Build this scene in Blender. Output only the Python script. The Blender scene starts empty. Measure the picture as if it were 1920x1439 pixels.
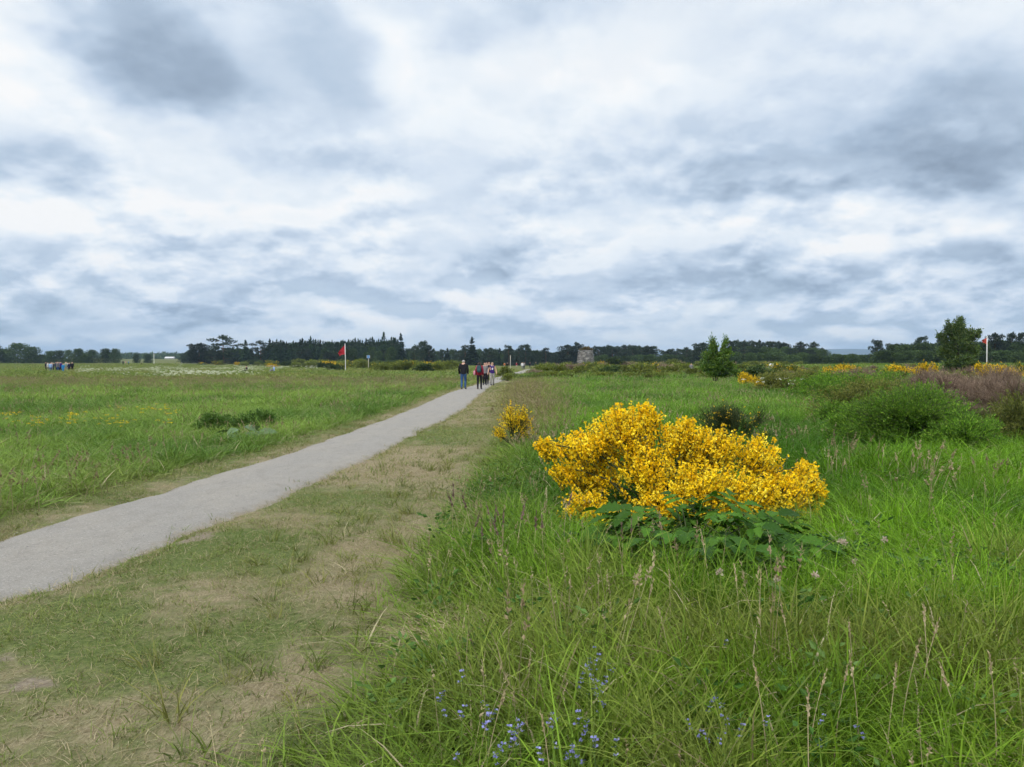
import bpy, math, random
import numpy as np
from mathutils import Vector, Matrix

R = random.Random(11)
rng = np.random.default_rng(11)
scene = bpy.context.scene
COL = scene.collection

# ------------------------------------------------------------------ camera
F = 1495.0                      # focal length in pixels of the 1920 wide photograph
EYE = 1.6
HOR = 680.0
PITCH = math.atan((719.5 - HOR) / F)
cam_d = bpy.data.cameras.new('camera')
cam = bpy.data.objects.new('camera', cam_d)
COL.objects.link(cam)
cam.location = (0, 0, EYE)
cam.rotation_euler = (math.pi / 2 - PITCH, 0, 0)
cam_d.sensor_width = 36.0
cam_d.lens = 36.0 * F / 1920.0
cam_d.clip_start = 0.1
cam_d.clip_end = 30000
scene.camera = cam

# ------------------------------------------------------------------ exposure / render
EXPO = 1.25
vs = scene.view_settings
vs.view_transform = 'Standard'
vs.look = 'None'
vs.gamma = 1.0
vs.use_curve_mapping = False
vs.exposure = EXPO
cy = scene.cycles
cy.use_denoising = True
try:
    cy.denoiser = 'OPENIMAGEDENOISE'
    cy.denoising_input_passes = 'RGB_ALBEDO_NORMAL'
    cy.denoising_prefilter = 'ACCURATE'
except Exception:
    pass
cy.use_adaptive_sampling = True
cy.adaptive_threshold = 0.02
cy.adaptive_min_samples = 16
cy.max_bounces = 4
cy.diffuse_bounces = 2
cy.glossy_bounces = 2
cy.transmission_bounces = 4
cy.transparent_max_bounces = 6
cy.volume_bounces = 0
cy.caustics_reflective = False
cy.caustics_refractive = False
cy.sample_clamp_indirect = 4.0

# ------------------------------------------------------------------ node helpers
class NT:
    def __init__(s, nt):
        s.nt = nt
        s.nt.nodes.clear()
    def n(s, t, **kw):
        nd = s.nt.nodes.new(t)
        for k, v in kw.items():
            setattr(nd, k, v)
        return nd
    def put(s, sock, val):
        if hasattr(val, 'is_linked') or isinstance(val, bpy.types.NodeSocket):
            s.nt.links.new(val, sock)
        else:
            sock.default_value = val
    def m(s, op, a, b=0.0, c=None, clamp=False):
        nd = s.n('ShaderNodeMath', operation=op)
        nd.use_clamp = clamp
        s.put(nd.inputs[0], a)
        s.put(nd.inputs[1], b)
        if c is not None:
            s.put(nd.inputs[2], c)
        return nd.outputs[0]
    def v(s, op, a, b=(0, 0, 0), scale=None):
        nd = s.n('ShaderNodeVectorMath', operation=op)
        s.put(nd.inputs[0], a)
        s.put(nd.inputs[1], b)
        if scale is not None:
            s.put(nd.inputs['Scale'], scale)
        return nd.outputs['Value'] if op in ('DOT_PRODUCT', 'LENGTH') else nd.outputs[0]
    def noise(s, vec, scale, detail=4, rough=0.5, dist=0.0, col=False):
        nd = s.n('ShaderNodeTexNoise')
        s.put(nd.inputs['Vector'], vec)
        s.put(nd.inputs['Scale'], scale)
        nd.inputs['Detail'].default_value = detail
        nd.inputs['Roughness'].default_value = rough
        nd.inputs['Distortion'].default_value = dist
        return nd.outputs[1] if col else nd.outputs[0]
    def ramp(s, fac, stops, interp='LINEAR'):
        nd = s.n('ShaderNodeValToRGB')
        cr = nd.color_ramp
        cr.interpolation = interp
        while len(cr.elements) < len(stops):
            cr.elements.new(0.5)
        for e, (p, c) in zip(cr.elements, stops):
            e.position = p
            e.color = (c[0], c[1], c[2], 1)
        s.put(nd.inputs[0], fac)
        return nd.outputs[0]
    def mix(s, fac, a, b, mode='MIX'):
        nd = s.n('ShaderNodeMix', data_type='RGBA', blend_type=mode)
        s.put(nd.inputs[0], fac)
        for sock, val in ((nd.inputs[6], a), (nd.inputs[7], b)):
            if isinstance(val, tuple) and len(val) == 3:
                val = (*val, 1)
            s.put(sock, val)
        return nd.outputs[2]
    def rng(s, x, a, b, c=0.0, d=1.0, smooth=True):
        nd = s.n('ShaderNodeMapRange')
        nd.interpolation_type = 'SMOOTHSTEP' if smooth else 'LINEAR'
        s.put(nd.inputs[0], x)
        for i, val in enumerate((a, b, c, d)):
            nd.inputs[1 + i].default_value = val
        return nd.outputs[0]
    def comb(s, x, y, z):
        nd = s.n('ShaderNodeCombineXYZ')
        s.put(nd.inputs[0], x); s.put(nd.inputs[1], y); s.put(nd.inputs[2], z)
        return nd.outputs[0]
    def sep(s, v):
        nd = s.n('ShaderNodeSeparateXYZ')
        s.put(nd.inputs[0], v)
        return nd.outputs

# ------------------------------------------------------------------ sky (world)
SUN_EL, SUN_AZ = math.radians(52), math.radians(205)     # azimuth clockwise from +Y; behind the camera, to the left
world = bpy.data.worlds.new('World')
scene.world = world
world.use_nodes = True
W = NT(world.node_tree)
tc = W.n('ShaderNodeTexCoord')
D = W.v('NORMALIZE', tc.outputs['Generated'])
dx, dy, dz = W.sep(D)
zc = W.m('MAXIMUM', dz, 0.0)
def plane(c):
    q = W.m('DIVIDE', 1.0, W.m('ADD', zc, c))
    return W.comb(W.m('MULTIPLY', dx, q), W.m('MULTIPLY', dy, q), 0.0)
P = plane(0.22)                 # the wide cloud sheet, in perspective
Q = plane(0.34)                 # heaped cloud, less drawn out
def n2(vec, scale, detail, rough, col=False):
    nd = W.n('ShaderNodeTexNoise', noise_dimensions='2D')
    W.put(nd.inputs['Vector'], vec)
    nd.inputs['Scale'].default_value = scale
    nd.inputs['Detail'].default_value = detail
    nd.inputs['Roughness'].default_value = rough
    return nd.outputs[1] if col else nd.outputs[0]
# direction pushed about a little, so that every cloud bank gets a broken edge
w1 = W.v('SUBTRACT', n2(Q, 3.0, 4, 0.52, True), (0.5, 0.5, 0.5))
az = W.m('ARCTAN2', dx, dy)
el = W.m('ARCSINE', zc)
fall = W.rng(el, 0.0, 0.35, 0.22, 1.0, smooth=False)
AE = W.v('ADD', W.comb(az, el, 0.0), W.v('MULTIPLY', w1, W.comb(0.22, W.m('MULTIPLY', fall, 0.18), 0.0)))
near = W.rng(el, 0.04, 0.38, 1.0, 0.0)
Qw = W.v('ADD', Q, W.v('SCALE', w1, scale=0.05))
big = n2(P, 0.8, 2, 0.5)
def heaps(vec):                 # rounded billows with creases between them
    h1 = n2(vec, 2.6, 6, 0.56)
    h2 = W.m('ABSOLUTE', W.m('SUBTRACT', W.m('MULTIPLY', n2(vec, 6.0, 5, 0.55), 2.0), 1.0))
    return W.m('SUBTRACT', W.rng(h1, 0.36, 0.64, 0.0, 1.0), W.m('MULTIPLY', h2, -0.45))
mid = heaps(Qw)                 # thickness of cloud here, and a little higher up the sky
mid2 = heaps(W.v('SCALE', Qw, scale=0.957))
relief = W.m('SUBTRACT', mid2, mid)
relief = W.m('MINIMUM', W.m('MAXIMUM', relief, -0.45), 0.5)
val = W.m('ADD', 0.795, W.m('MULTIPLY', W.m('SUBTRACT', big, 0.5), 0.36))
val = W.m('ADD', val, W.m('MULTIPLY', W.m('SUBTRACT', mid, 0.5), W.m('ADD', -0.10, W.m('MULTIPLY', near, -0.10))))
val = W.m('ADD', val, W.m('MULTIPLY', relief, W.m('ADD', -0.20, W.m('MULTIPLY', near, -0.46))))
val = W.m('SUBTRACT', val, W.rng(el, 0.03, 0.22, 0.11, 0.0))
# the cloud banks and bright breaks one sees over this moor: bearing, height, half widths, amount
def bank(px, py, rx, ry, amt):
    global val
    a0 = math.atan((px - 960) / F)
    e0 = math.atan((HOR - py) / F * math.cos(a0))
    sa = rx / F * math.cos(a0) ** 2
    se = ry / F * math.cos(a0)
    nd = W.n('ShaderNodeVectorMath', operation='MULTIPLY_ADD')
    W.put(nd.inputs[0], AE)
    nd.inputs[1].default_value = (1 / sa, 1 / se, 0)
    nd.inputs[2].default_value = (-a0 / sa, -e0 / se, 0)
    q = W.v('DOT_PRODUCT', nd.outputs[0], nd.outputs[0])
    val = W.m('ADD', val, W.m('DIVIDE', amt * 1.2, W.m('MULTIPLY_ADD', q, q, 1.0)))
for b in [(40, 70, 100, 140, 0.24), (275, 70, 170, 85, -0.46), (620, 75, 85, 110, -0.22), (750, 100, 60, 80, 0.15),
          (960, 15, 140, 40, -0.2), (1130, 110, 180, 85, 0.13), (60, 310, 120, 42, -0.2), (90, 400, 200, 35, 0.2), (300, 240, 210, 55, 0.10),
          (640, 310, 125, 42, -0.16), (1700, 310, 330, 50, -0.40), (1860, 200, 200, 90, -0.22), (1640, 220, 220, 75, -0.1), (1400, 325, 80, 36, -0.16),
          (1690, 425, 170, 42, 0.34), (1390, 400, 100, 22, 0.16), (1690, 415, 38, 12, -0.28), (1420, 535, 135, 46, -0.30), (1850, 500, 130, 55, -0.22),
          (975, 495, 80, 38, -0.24), (1200, 590, 170, 20, 0.28), (200, 605, 400, 26, -0.22), (120, 646, 280, 9, 0.22)]:
    bank(*b)
k = 0.1 * 0.0 + 10.0 / (2 ** EXPO)           # background strength is 0.1
def kc(r, g, b): return (r * k / 10, g * k / 10, b * k / 10)
ccol = W.ramp(val, [(0.0, kc(.27, .345, .45)), (0.22, kc(.36, .455, .58)), (0.45, kc(.515, .625, .765)), (0.66, kc(.705, .795, .91)), (0.88, kc(.90, .95, .995)), (1.0, kc(1.0, 1.0, 1.0))])
ccol = W.v('SCALE', ccol, scale=10.0)
sky = W.n('ShaderNodeTexSky')
sky.sky_type = 'NISHITA'
sky.sun_disc = False
sky.sun_elevation = SUN_EL
sky.sun_rotation = SUN_AZ
sky.air_density = 1.0
sky.dust_density = 1.5
cover = W.rng(W.m('ADD', mid, W.m('MULTIPLY', big, 0.5)), 0.2, 0.7, 0.93, 1.0)
cover = W.m('MULTIPLY', cover, W.rng(el, 0.0, 0.06, 0.8, 1.0))
skyc = W.v('SCALE', sky.outputs[0], scale=0.62)
final = W.mix(cover, skyc, ccol)
bg = W.n('ShaderNodeBackground')
W.put(bg.inputs[0], final)
bg.inputs[1].default_value = 0.1
wo = W.n('ShaderNodeOutputWorld')
W.nt.links.new(bg.outputs[0], wo.inputs[0])
world.cycles.sampling_method = 'MANUAL'
world.cycles.sample_map_resolution = 512

sun_d = bpy.data.lights.new('sun', 'SUN')
sun = bpy.data.objects.new('sun', sun_d)
COL.objects.link(sun)
sun_d.energy = 1.5
sun_d.angle = math.radians(18)
sun_d.color = (1.0, 0.96, 0.90)
sdir = Vector((math.sin(SUN_AZ) * math.cos(SUN_EL), math.cos(SUN_AZ) * math.cos(SUN_EL), math.sin(SUN_EL)))
sun.rotation_euler = sdir.to_track_quat('Z', 'Y').to_euler()
sun.location = (0, -5, 30)

# ------------------------------------------------------------------ maths helpers
def vnoise(x, y, seed=0):
    x = np.asarray(x, float); y = np.asarray(y, float)
    xi = np.floor(x).astype(np.int64); yi = np.floor(y).astype(np.int64)
    xf = x - xi; yf = y - yi
    def h(a, b):
        n = (a * 374761393 + b * 668265263 + seed * 982451653) & 0xffffffff
        n = ((n ^ (n >> 13)) * 1274126177) & 0xffffffff
        return ((n ^ (n >> 16)) & 0xffff) / 65535.0
    u = xf * xf * (3 - 2 * xf); v = yf * yf * (3 - 2 * yf)
    return (h(xi, yi) * (1 - u) + h(xi + 1, yi) * u) * (1 - v) + (h(xi, yi + 1) * (1 - u) + h(xi + 1, yi + 1) * u) * v
def fbm(x, y, seed=0, octv=4, gain=0.5):
    s = 0; a = 1.0; t = 0
    for i in range(octv):
        s = s + a * vnoise(np.asarray(x) * 2 ** i, np.asarray(y) * 2 ** i, seed + i * 7)
        t += a; a *= gain
    return s / t
def sstep(a, b, x):
    t = np.clip((np.asarray(x, float) - a) / (b - a), 0, 1)
    return t * t * (3 - 2 * t)
def ground_xy(px, py):                   # a pixel of the photograph's flat foreground -> metres
    d = EYE * F / (py - HOR)
    return (px - 960) / F * d, d
def at(px, d):                           # bearing of a pixel at a distance
    return (px - 960) / F * d, d
def top_z(py, d):                        # height of a pixel at a distance
    return EYE + (HOR - py) / F * d

PL = np.array([ground_xy(*p) for p in [(-400, 1150), (0, 1002), (133, 963), (267, 927), (367, 893), (500, 857), (633, 813), (707, 788), (773, 763), (840, 735), (872, 726), (905, 718)]])
PR = np.array([ground_xy(*p) for p in [(-300, 1235), (0, 1126), (100, 1102), (200, 1071), (333, 1013), (467, 963), (567, 920), (640, 883), (707, 857), (763, 827), (800, 803), (840, 787), (873, 768), (907, 737), (926, 721)]])
PL = np.vstack([[-5.6, -6], PL, [-1.9, 85], [-0.5, 115], [1.5, 150], [3.5, 190], [9, 215], [30, 235]])
PR = np.vstack([[-3.9, -6], PR, [0.0, 85], [1.7, 115], [3.9, 150], [6.2, 185], [11, 207], [30, 226]])
XB = np.array([(-1.3, -6), (-0.95, 2.5)] + [ground_xy(*p) for p in [(640, 1330), (720, 1180), (760, 1060), (850, 950), (920, 860), (930, 780), (945, 740)]] + [(-0.2, 56), (1.0, 85), (3.2, 115), (5.0, 150), (8, 185)])
def path_l(y): return np.interp(y, PL[:, 1], PL[:, 0])
def path_r(y): return np.interp(y, PR[:, 1], PR[:, 0])
def meadow_r(y): return np.interp(y, XB[:, 1], XB[:, 0]) + 0.35 * (fbm(np.asarray(y) * 1.1, np.asarray(y) * 0 + 3.3, 5) - 0.5)

def height(x, y):
    x = np.asarray(x, float); y = np.asarray(y, float)
    d = np.hypot(x, y)
    h = 0.16 * (fbm(x * 0.22, y * 0.22, 3, 3) - 0.5) * sstep(2, 10, d) + 0.5 * (fbm(x * 0.03, y * 0.03, 9, 2) - 0.5) * sstep(30, 120, d)
    on = sstep(0.6, 0.0, np.maximum(path_l(y) - x, x - path_r(y))) * (y < 225)
    h = h * (1 - 0.75 * on) - 0.035 * sstep(0.12, 0.0, np.maximum(path_l(y) - x, x - path_r(y))) * (y < 222)
    h = h + 0.05 * sstep(0.0, 1.2, x - meadow_r(y)) * (y < 90)
    h = h + 1.1 * sstep(160, 420, y) * sstep(-60, -150, x) + 5.5 * sstep(450, 1100, y) * sstep(0, -200, x)
    h = h + 0.9 * sstep(70, 170, d) * sstep(0, 60, x)
    h = h + 1.5 * sstep(420, 2500, d)
    return h
def H(x, y): return float(height(np.array([x]), np.array([y]))[0])

# dryness of the mown verge (1 straw, 0 green), bare soil, from the patches one can see
def ell(x, y, px, py, rx, ry):
    cx, cyy = ground_xy(px, py)
    sx = rx / F * cyy
    sy = ry * cyy * cyy / (EYE * F)
    return np.exp(-(((x - cx) / sx) ** 2 + ((y - cyy) / sy) ** 2))
def dryness(x, y):
    v = 0.52 + 1.0 * (fbm(x * 1.3, y * 0.75, 21, 4) - 0.5) + 0.6 * (fbm(x * 5, y * 4, 25, 3) - 0.5)
    for p in [(340, 1130, 110, 45, .55), (760, 870, 130, 50, .5), (560, 1270, 140, 60, .38), (860, 760, 70, 14, .45), (700, 1010, 160, 50, .4), (640, 1110, 120, 40, .3), (250, 1330, 220, 45, .25), (100, 1390, 160, 40, .2),
              (900, 745, 40, 10, .4)]:
        v = v + p[4] * ell(x, y, *p[:4])
    for p in [(430, 1030, 160, 42, .95), (110, 1170, 170, 60, .95), (300, 1240, 130, 50, .45), (830, 818, 70, 14, .75), (640, 930, 90, 25, .45), (480, 1190, 90, 40, .3), (700, 1400, 180, 60, .6), (180, 1290, 120, 25, .2)]:
        v = v - p[4] * ell(x, y, *p[:4])
    v = v - 0.40 * (x < path_l(y)) * sstep(0.1, 0.5, path_l(y) - x)
    return np.clip(v, 0, 1)
def bareness(x, y):
    v = 0.85 * ell(x, y, 40, 1292, 75, 22) + 0.7 * ell(x, y, -10, 1245, 50, 16) + 0.45 * ell(x, y, 350, 1110, 60, 22) + 0.3 * ell(x, y, 400, 1010, 50, 10)
    edge = sstep(0.22, 0.0, np.abs(x - path_r(y) - 0.05)) * 0.7 + sstep(0.25, 0.0, np.abs(x - path_l(y) + 0.05)) * 0.6
    return np.clip(v + edge * fbm(x * 3, y * 2.2, 31, 3) * 1.3 + 0.3 * sstep(.62, .74, fbm(x * 2, y * 1.6, 35, 3)), 0, 1)

# ------------------------------------------------------------------ mesh helpers
def new_mesh(name, V, Fc, mats=(), bc=None, smooth=False, mi=None, attr='bc'):
    me = bpy.data.meshes.new(name)
    V = np.asarray(V, float)
    me.from_pydata(V.tolist() if len(V) < 50000 else V, [], Fc.tolist() if isinstance(Fc, np.ndarray) else Fc)
    for m_ in mats:
        me.materials.append(m_)
    if mi is not None:
        me.polygons.foreach_set('material_index', np.asarray(mi, np.int32))
    if bc is not None:
        a = me.attributes.new(attr, 'FLOAT_COLOR', 'POINT')
        c = np.ones((len(V), 4), np.float32)
        c[:, :3] = bc
        a.data.foreach_set('color', c.ravel())
    if smooth:
        me.polygons.foreach_set('use_smooth', np.ones(len(me.polygons), bool))
    me.update()
    return me
def obj(name, me, parent=None, loc=None, kind=None):
    o = bpy.data.objects.new(name, me)
    COL.objects.link(o)
    if parent is not None:
        o.parent = parent
    if loc is not None:
        o.location = loc
    if kind:
        o['kind'] = kind
    return o
def thing(name, label, cat, loc=(0, 0, 0), rz=0.0, group=None, scale=1.0):
    o = bpy.data.objects.new(name, None)
    o.empty_display_size = 0.2
    COL.objects.link(o)
    o.location = loc
    o.rotation_euler = (0, 0, rz)
    o.scale = (scale,) * 3 if not isinstance(scale, tuple) else scale
    o['label'] = label
    o['category'] = cat
    if group:
        o['group'] = group
    return o
def dup(root, label, loc, rz, scale, group=None):
    r = root.copy()
    COL.objects.link(r)
    r.location = loc
    r.rotation_euler = (0, 0, rz)
    r.scale = (scale,) * 3 if not isinstance(scale, tuple) else scale
    r['label'] = label
    if group:
        r['group'] = group
    elif 'group' in r:
        del r['group']
    for ch in list(root.children):
        c = ch.copy()
        COL.objects.link(c)
        c.parent = r
        for g in list(ch.children):
            e = g.copy()
            COL.objects.link(e)
            e.parent = c
    return r

class MB:                                  # collects triangles
    def __init__(s):
        s.V = []; s.F = []; s.C = []; s.n = 0
    def add(s, V, Fc, c=None):
        V = np.asarray(V, float); Fc = np.asarray(Fc, int)
        s.V.append(V); s.F.append(Fc + s.n)
        s.C.append(np.broadcast_to(np.asarray(c if c is not None else (0.5, 0.5, 0.5), float), (len(V), 3)))
        s.n += len(V)
    def mesh(s, name, mat, smooth=False):
        if not s.V:
            return new_mesh(name, np.zeros((0, 3)), [], (mat,))
        return new_mesh(name, np.vstack(s.V), np.vstack(s.F), (mat,), np.vstack(s.C), smooth)
def tube(mb, pts, r0, r1, sides=5, c=(0.5, 0.5, 0.5), rad=None):
    pts = np.asarray(pts, float)
    k = len(pts)
    T = np.gradient(pts, axis=0)
    T /= np.linalg.norm(T, axis=1, keepdims=True) + 1e-9
    ref = np.array([1.0, 0, 0]) if abs(T[0][0]) < 0.8 else np.array([0, 1.0, 0])
    A = np.cross(T, ref); A /= np.linalg.norm(A, axis=1, keepdims=True) + 1e-9
    B = np.cross(T, A)
    rr = np.linspace(r0, r1, k) if rad is None else np.asarray(rad)
    ang = np.arange(sides) / sides * 2 * math.pi
    V = (pts[:, None, :] + rr[:, None, None] * (np.cos(ang)[None, :, None] * A[:, None, :] + np.sin(ang)[None, :, None] * B[:, None, :])).reshape(-1, 3)
    i = np.arange(k - 1)[:, None] * sides
    j = np.arange(sides)[None, :]
    a = (i + j).ravel(); b = (i + (j + 1) % sides).ravel()
    Fc = np.concatenate([np.stack([a, b, b + sides], 1), np.stack([a, b + sides, a + sides], 1)])
    cap = np.array([[(k - 1) * sides + q, (k - 1) * sides + q + 1, (k - 1) * sides] for q in range(1, sides - 1)])
    mb.add(V, np.vstack([Fc, cap]), c)
def unit(v):
    return v / (np.linalg.norm(v, axis=-1, keepdims=True) + 1e-9)
def leaves(mb, Pt, Dr, L, Wd, fold=0.25, c=None, mid=0.5):     # one folded diamond for each point
    Pt = np.asarray(Pt, float); n = len(Pt)
    if n == 0: return
    Dr = unit(np.asarray(Dr, float))
    L = np.broadcast_to(np.asarray(L, float), (n,))[:, None]; Wd = np.broadcast_to(np.asarray(Wd, float), (n,))[:, None]
    S = unit(np.cross(Dr, unit(rng.normal(size=(n, 3)))))
    N = np.cross(S, Dr)
    m_ = Pt + Dr * L * mid + N * Wd * fold
    V = np.stack([Pt, m_ + S * Wd * 0.5, Pt + Dr * L, m_ - S * Wd * 0.5], 1).reshape(-1, 3)
    b = np.arange(n)[:, None] * 4
    Fc = np.concatenate([b + np.array([[0, 1, 2]]), b + np.array([[0, 2, 3]])])
    if c is None:
        c = rng.random((n, 3))
    mb.add(V, Fc, np.repeat(np.asarray(c), 4, axis=0))
def box(mb, lo, hi, c=(0.5,) * 3, jit=0.0, M=None):
    x0, y0, z0 = lo; x1, y1, z1 = hi
    V = np.array([[x, y, z] for z in (z0, z1) for y in (y0, y1) for x in (x0, x1)], float)
    V += (rng.random(V.shape) - 0.5) * jit
    if M is not None:
        V = V @ np.array(M.to_3x3()).T + np.array(M.translation)
    q = [(0, 2, 3, 1), (4, 5, 7, 6), (0, 1, 5, 4), (2, 6, 7, 3), (0, 4, 6, 2), (1, 3, 7, 5)]
    Fc = []
    for a, b, c_, d in q:
        Fc += [(a, b, c_), (a, c_, d)]
    mb.add(V, Fc, c)
def ico(sub=1):
    import bmesh
    bm = bmesh.new()
    bmesh.ops.create_icosphere(bm, subdivisions=sub, radius=1.0)
    V = np.array([v.co[:] for v in bm.verts]); Fc = np.array([[v.index for v in f.verts] for f in bm.faces])
    bm.free()
    return V, Fc
ICO1 = ico(1); ICO2 = ico(2)

# ------------------------------------------------------------------ materials
def new_mat(name):
    m_ = bpy.data.materials.new(name)
    m_.use_nodes = True
    return m_, NT(m_.node_tree)
def finish(N, shader, disp=None):
    o = N.n('ShaderNodeOutputMaterial')
    N.nt.links.new(shader, o.inputs[0])
def leafy(N, col, trans=0.3, rough=0.55, spec=0.3, tgain=1.15):
    pr = N.n('ShaderNodeBsdfPrincipled')
    N.put(pr.inputs['Base Color'], col)
    pr.inputs['Roughness'].default_value = rough
    pr.inputs['Specular IOR Level'].default_value = spec
    tr = N.n('ShaderNodeBsdfTranslucent')
    N.put(tr.inputs[0], N.v('MULTIPLY', col, (tgain, tgain, tgain * 0.7)))
    mx = N.n('ShaderNodeMixShader')
    mx.inputs[0].default_value = trans
    N.nt.links.new(pr.outputs[0], mx.inputs[1]); N.nt.links.new(tr.outputs[0], mx.inputs[2])
    return mx.outputs[0]
def mat_leaf(name, c1, c2, c3=None, trans=0.3, rough=0.6, spec=0.18, objvar=0.25):
    """colour from the leaf's own random value (bc), plus a little from plant to plant"""
    m_, N = new_mat(name)
    at_ = N.n('ShaderNodeAttribute', attribute_name='bc')
    r_, g_, b_ = N.sep(at_.outputs['Vector'])
    stops = [(0.0, c1), (0.75, c2), (1.0, c3 or c2)]
    col = N.ramp(r_, stops)
    oi = N.n('ShaderNodeObjectInfo')
    br = N.m('ADD', 1 - objvar / 2, N.m('MULTIPLY', oi.outputs['Random'], objvar))
    br = N.m('MULTIPLY', br, N.m('ADD', 0.8, N.m('MULTIPLY', g_, 0.4)))
    col = N.v('SCALE', col, scale=br)
    finish(N, leafy(N, col, trans, rough, spec))
    return m_
def mat_plain(name, c, rough=0.7, var=0.25, scale=8.0, bump=0.0, spec=0.3, c2=None):
    m_, N = new_mat(name)
    t = N.n('ShaderNodeTexCoord')
    nz = N.noise(t.outputs['Object'], scale, 5, 0.6)
    if c2 is None:
        c2 = tuple(min(1, x * (1 + var)) for x in c)
        c0 = tuple(x * (1 - var) for x in c)
    else:
        c0 = c
    col = N.ramp(nz, [(0.3, c0), (0.7, c2)])
    pr = N.n('ShaderNodeBsdfPrincipled')
    N.put(pr.inputs['Base Color'], col)
    pr.inputs['Roughness'].default_value = rough
    pr.inputs['Specular IOR Level'].default_value = spec
    if bump:
        bp = N.n('ShaderNodeBump')
        bp.inputs['Strength'].default_value = bump
        bp.inputs['Distance'].default_value = 0.02
        N.put(bp.inputs['Height'], N.noise(t.outputs['Object'], scale * 3, 5, 0.6))
        N.nt.links.new(bp.outputs[0], pr.inputs['Normal'])
    finish(N, pr.outputs[0])
    return m_

def mat_grass(name, trans=0.28):
    m_, N = new_mat(name)
    ti = N.n('ShaderNodeAttribute', attribute_name='tint')
    ti.attribute_type = 'INSTANCER'
    at_ = N.n('ShaderNodeAttribute', attribute_name='bc')
    t_, g_, d_ = N.sep(at_.outputs['Vector'])
    col = N.v('SCALE', ti.outputs['Vector'], scale=N.m('ADD', 0.62, N.m('MULTIPLY', g_, 0.76)))
    yel = N.v('MULTIPLY', col, (1.15, 1.04, 0.85))
    col = N.mix(N.m('MULTIPLY', g_, t_), col, yel)
    col = N.mix(N.m('MULTIPLY', N.rng(t_, 0.35, 0.0), 0.25), col, (0.19, 0.20, 0.07))       # pale sheaths at the foot
    straw = N.ramp(g_, [(0, (0.23, 0.185, 0.105)), (0.5, (0.335, 0.285, 0.17)), (1, (0.45, 0.40, 0.26))])
    col = N.mix(d_, col, straw)
    finish(N, leafy(N, col, trans, 0.6, 0.14))
    return m_
M_GRASS = mat_grass('grass_blade')
def mat_tinted(name, trans=0.2):
    m_, N = new_mat(name)
    ti = N.n('ShaderNodeAttribute', attribute_name='tint')
    ti.attribute_type = 'INSTANCER'
    at_ = N.n('ShaderNodeAttribute', attribute_name='bc')
    t_, g_, d_ = N.sep(at_.outputs['Vector'])
    col = N.v('SCALE', ti.outputs['Vector'], scale=N.m('ADD', 0.75, N.m('MULTIPLY', g_, 0.5)))
    finish(N, leafy(N, col, trans, 0.6, 0.2))
    return m_
M_TINT = mat_tinted('seed_head')

M_BARK = mat_plain('bark', (0.055, 0.045, 0.035), 0.9, 0.4, 12, 0.5)
M_PINEBARK = mat_plain('pine_bark', (0.12, 0.065, 0.04), 0.9, 0.45, 6, 0.5)
M_TWIG = mat_plain('green_twig', (0.05, 0.065, 0.022), 0.75, 0.35, 20)
M_TWIGB = mat_plain('brown_twig', (0.075, 0.05, 0.036), 0.85, 0.4, 20)
M_YELLOW = mat_leaf('broom_petal', (0.82, 0.53, 0.006), (0.95, 0.72, 0.012), (0.97, 0.82, 0.07), 0.3, 0.55, 0.25, 0.1)
M_YFAR = mat_leaf('gorse_petal', (0.62, 0.40, 0.006), (0.78, 0.54, 0.012), (0.82, 0.62, 0.03), 0.25, 0.6, 0.2, 0.2)
M_BROOMLEAF = mat_leaf('broom_leaf', (0.028, 0.055, 0.012), (0.06, 0.11, 0.022), (0.11, 0.15, 0.03), 0.25)
M_DARKBROOM = mat_leaf('dark_broom_shoot', (0.016, 0.032, 0.010), (0.035, 0.065, 0.016), (0.07, 0.10, 0.022), 0.2)
M_SHRUB = mat_leaf('shrub_leaf', (0.070, 0.165, 0.016), (0.155, 0.32, 0.03), (0.29, 0.44, 0.06), 0.4)
M_OLIVE = mat_leaf('olive_shrub_leaf', (0.10, 0.125, 0.025), (0.19, 0.215, 0.048), (0.30, 0.29, 0.085), 0.3)
M_BROWN = mat_leaf('dry_twig_spray', (0.15, 0.105, 0.08), (0.26, 0.19, 0.145), (0.38, 0.30, 0.22), 0.1, 0.8, 0.1)
M_CONIFER = mat_leaf('conifer_needle', (0.011, 0.028, 0.012), (0.026, 0.056, 0.021), (0.048, 0.084, 0.029), 0.15, 0.6, 0.2, 0.8)
M_PINE = mat_leaf('pine_needle', (0.014, 0.027, 0.015), (0.032, 0.052, 0.025), (0.058, 0.078, 0.035), 0.12, 0.6, 0.2, 0.8)
M_DECID = mat_leaf('far_tree_leaf', (0.022, 0.044, 0.014), (0.050, 0.088, 0.022), (0.090, 0.130, 0.035), 0.2, 0.6, 0.2, 0.9)
M_SCRUB = mat_leaf('scrub_leaf', (0.075, 0.105, 0.018), (0.155, 0.195, 0.034), (0.25, 0.265, 0.06), 0.25, 0.6, 0.2, 0.6)
M_ROWAN = mat_leaf('rowan_leaf', (0.05, 0.10, 0.025), (0.115, 0.18, 0.042), (0.21, 0.26, 0.085), 0.3)
M_HAW = mat_leaf('hawthorn_leaf', (0.045, 0.105, 0.016), (0.11, 0.21, 0.028), (0.21, 0.29, 0.055), 0.3)
M_WEED = mat_leaf('hogweed_leaf', (0.026, 0.078, 0.008), (0.055, 0.145, 0.012), (0.10, 0.22, 0.022), 0.3, 0.6, 0.2)
M_BURDOCK = mat_leaf('burdock_leaf', (0.09, 0.155, 0.07), (0.14, 0.21, 0.10), (0.19, 0.26, 0.14), 0.2, 0.5, 0.35)
M_NETTLE = mat_leaf('nettle_leaf', (0.05, 0.11, 0.022), (0.09, 0.17, 0.034), (0.14, 0.23, 0.05), 0.3)

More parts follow.
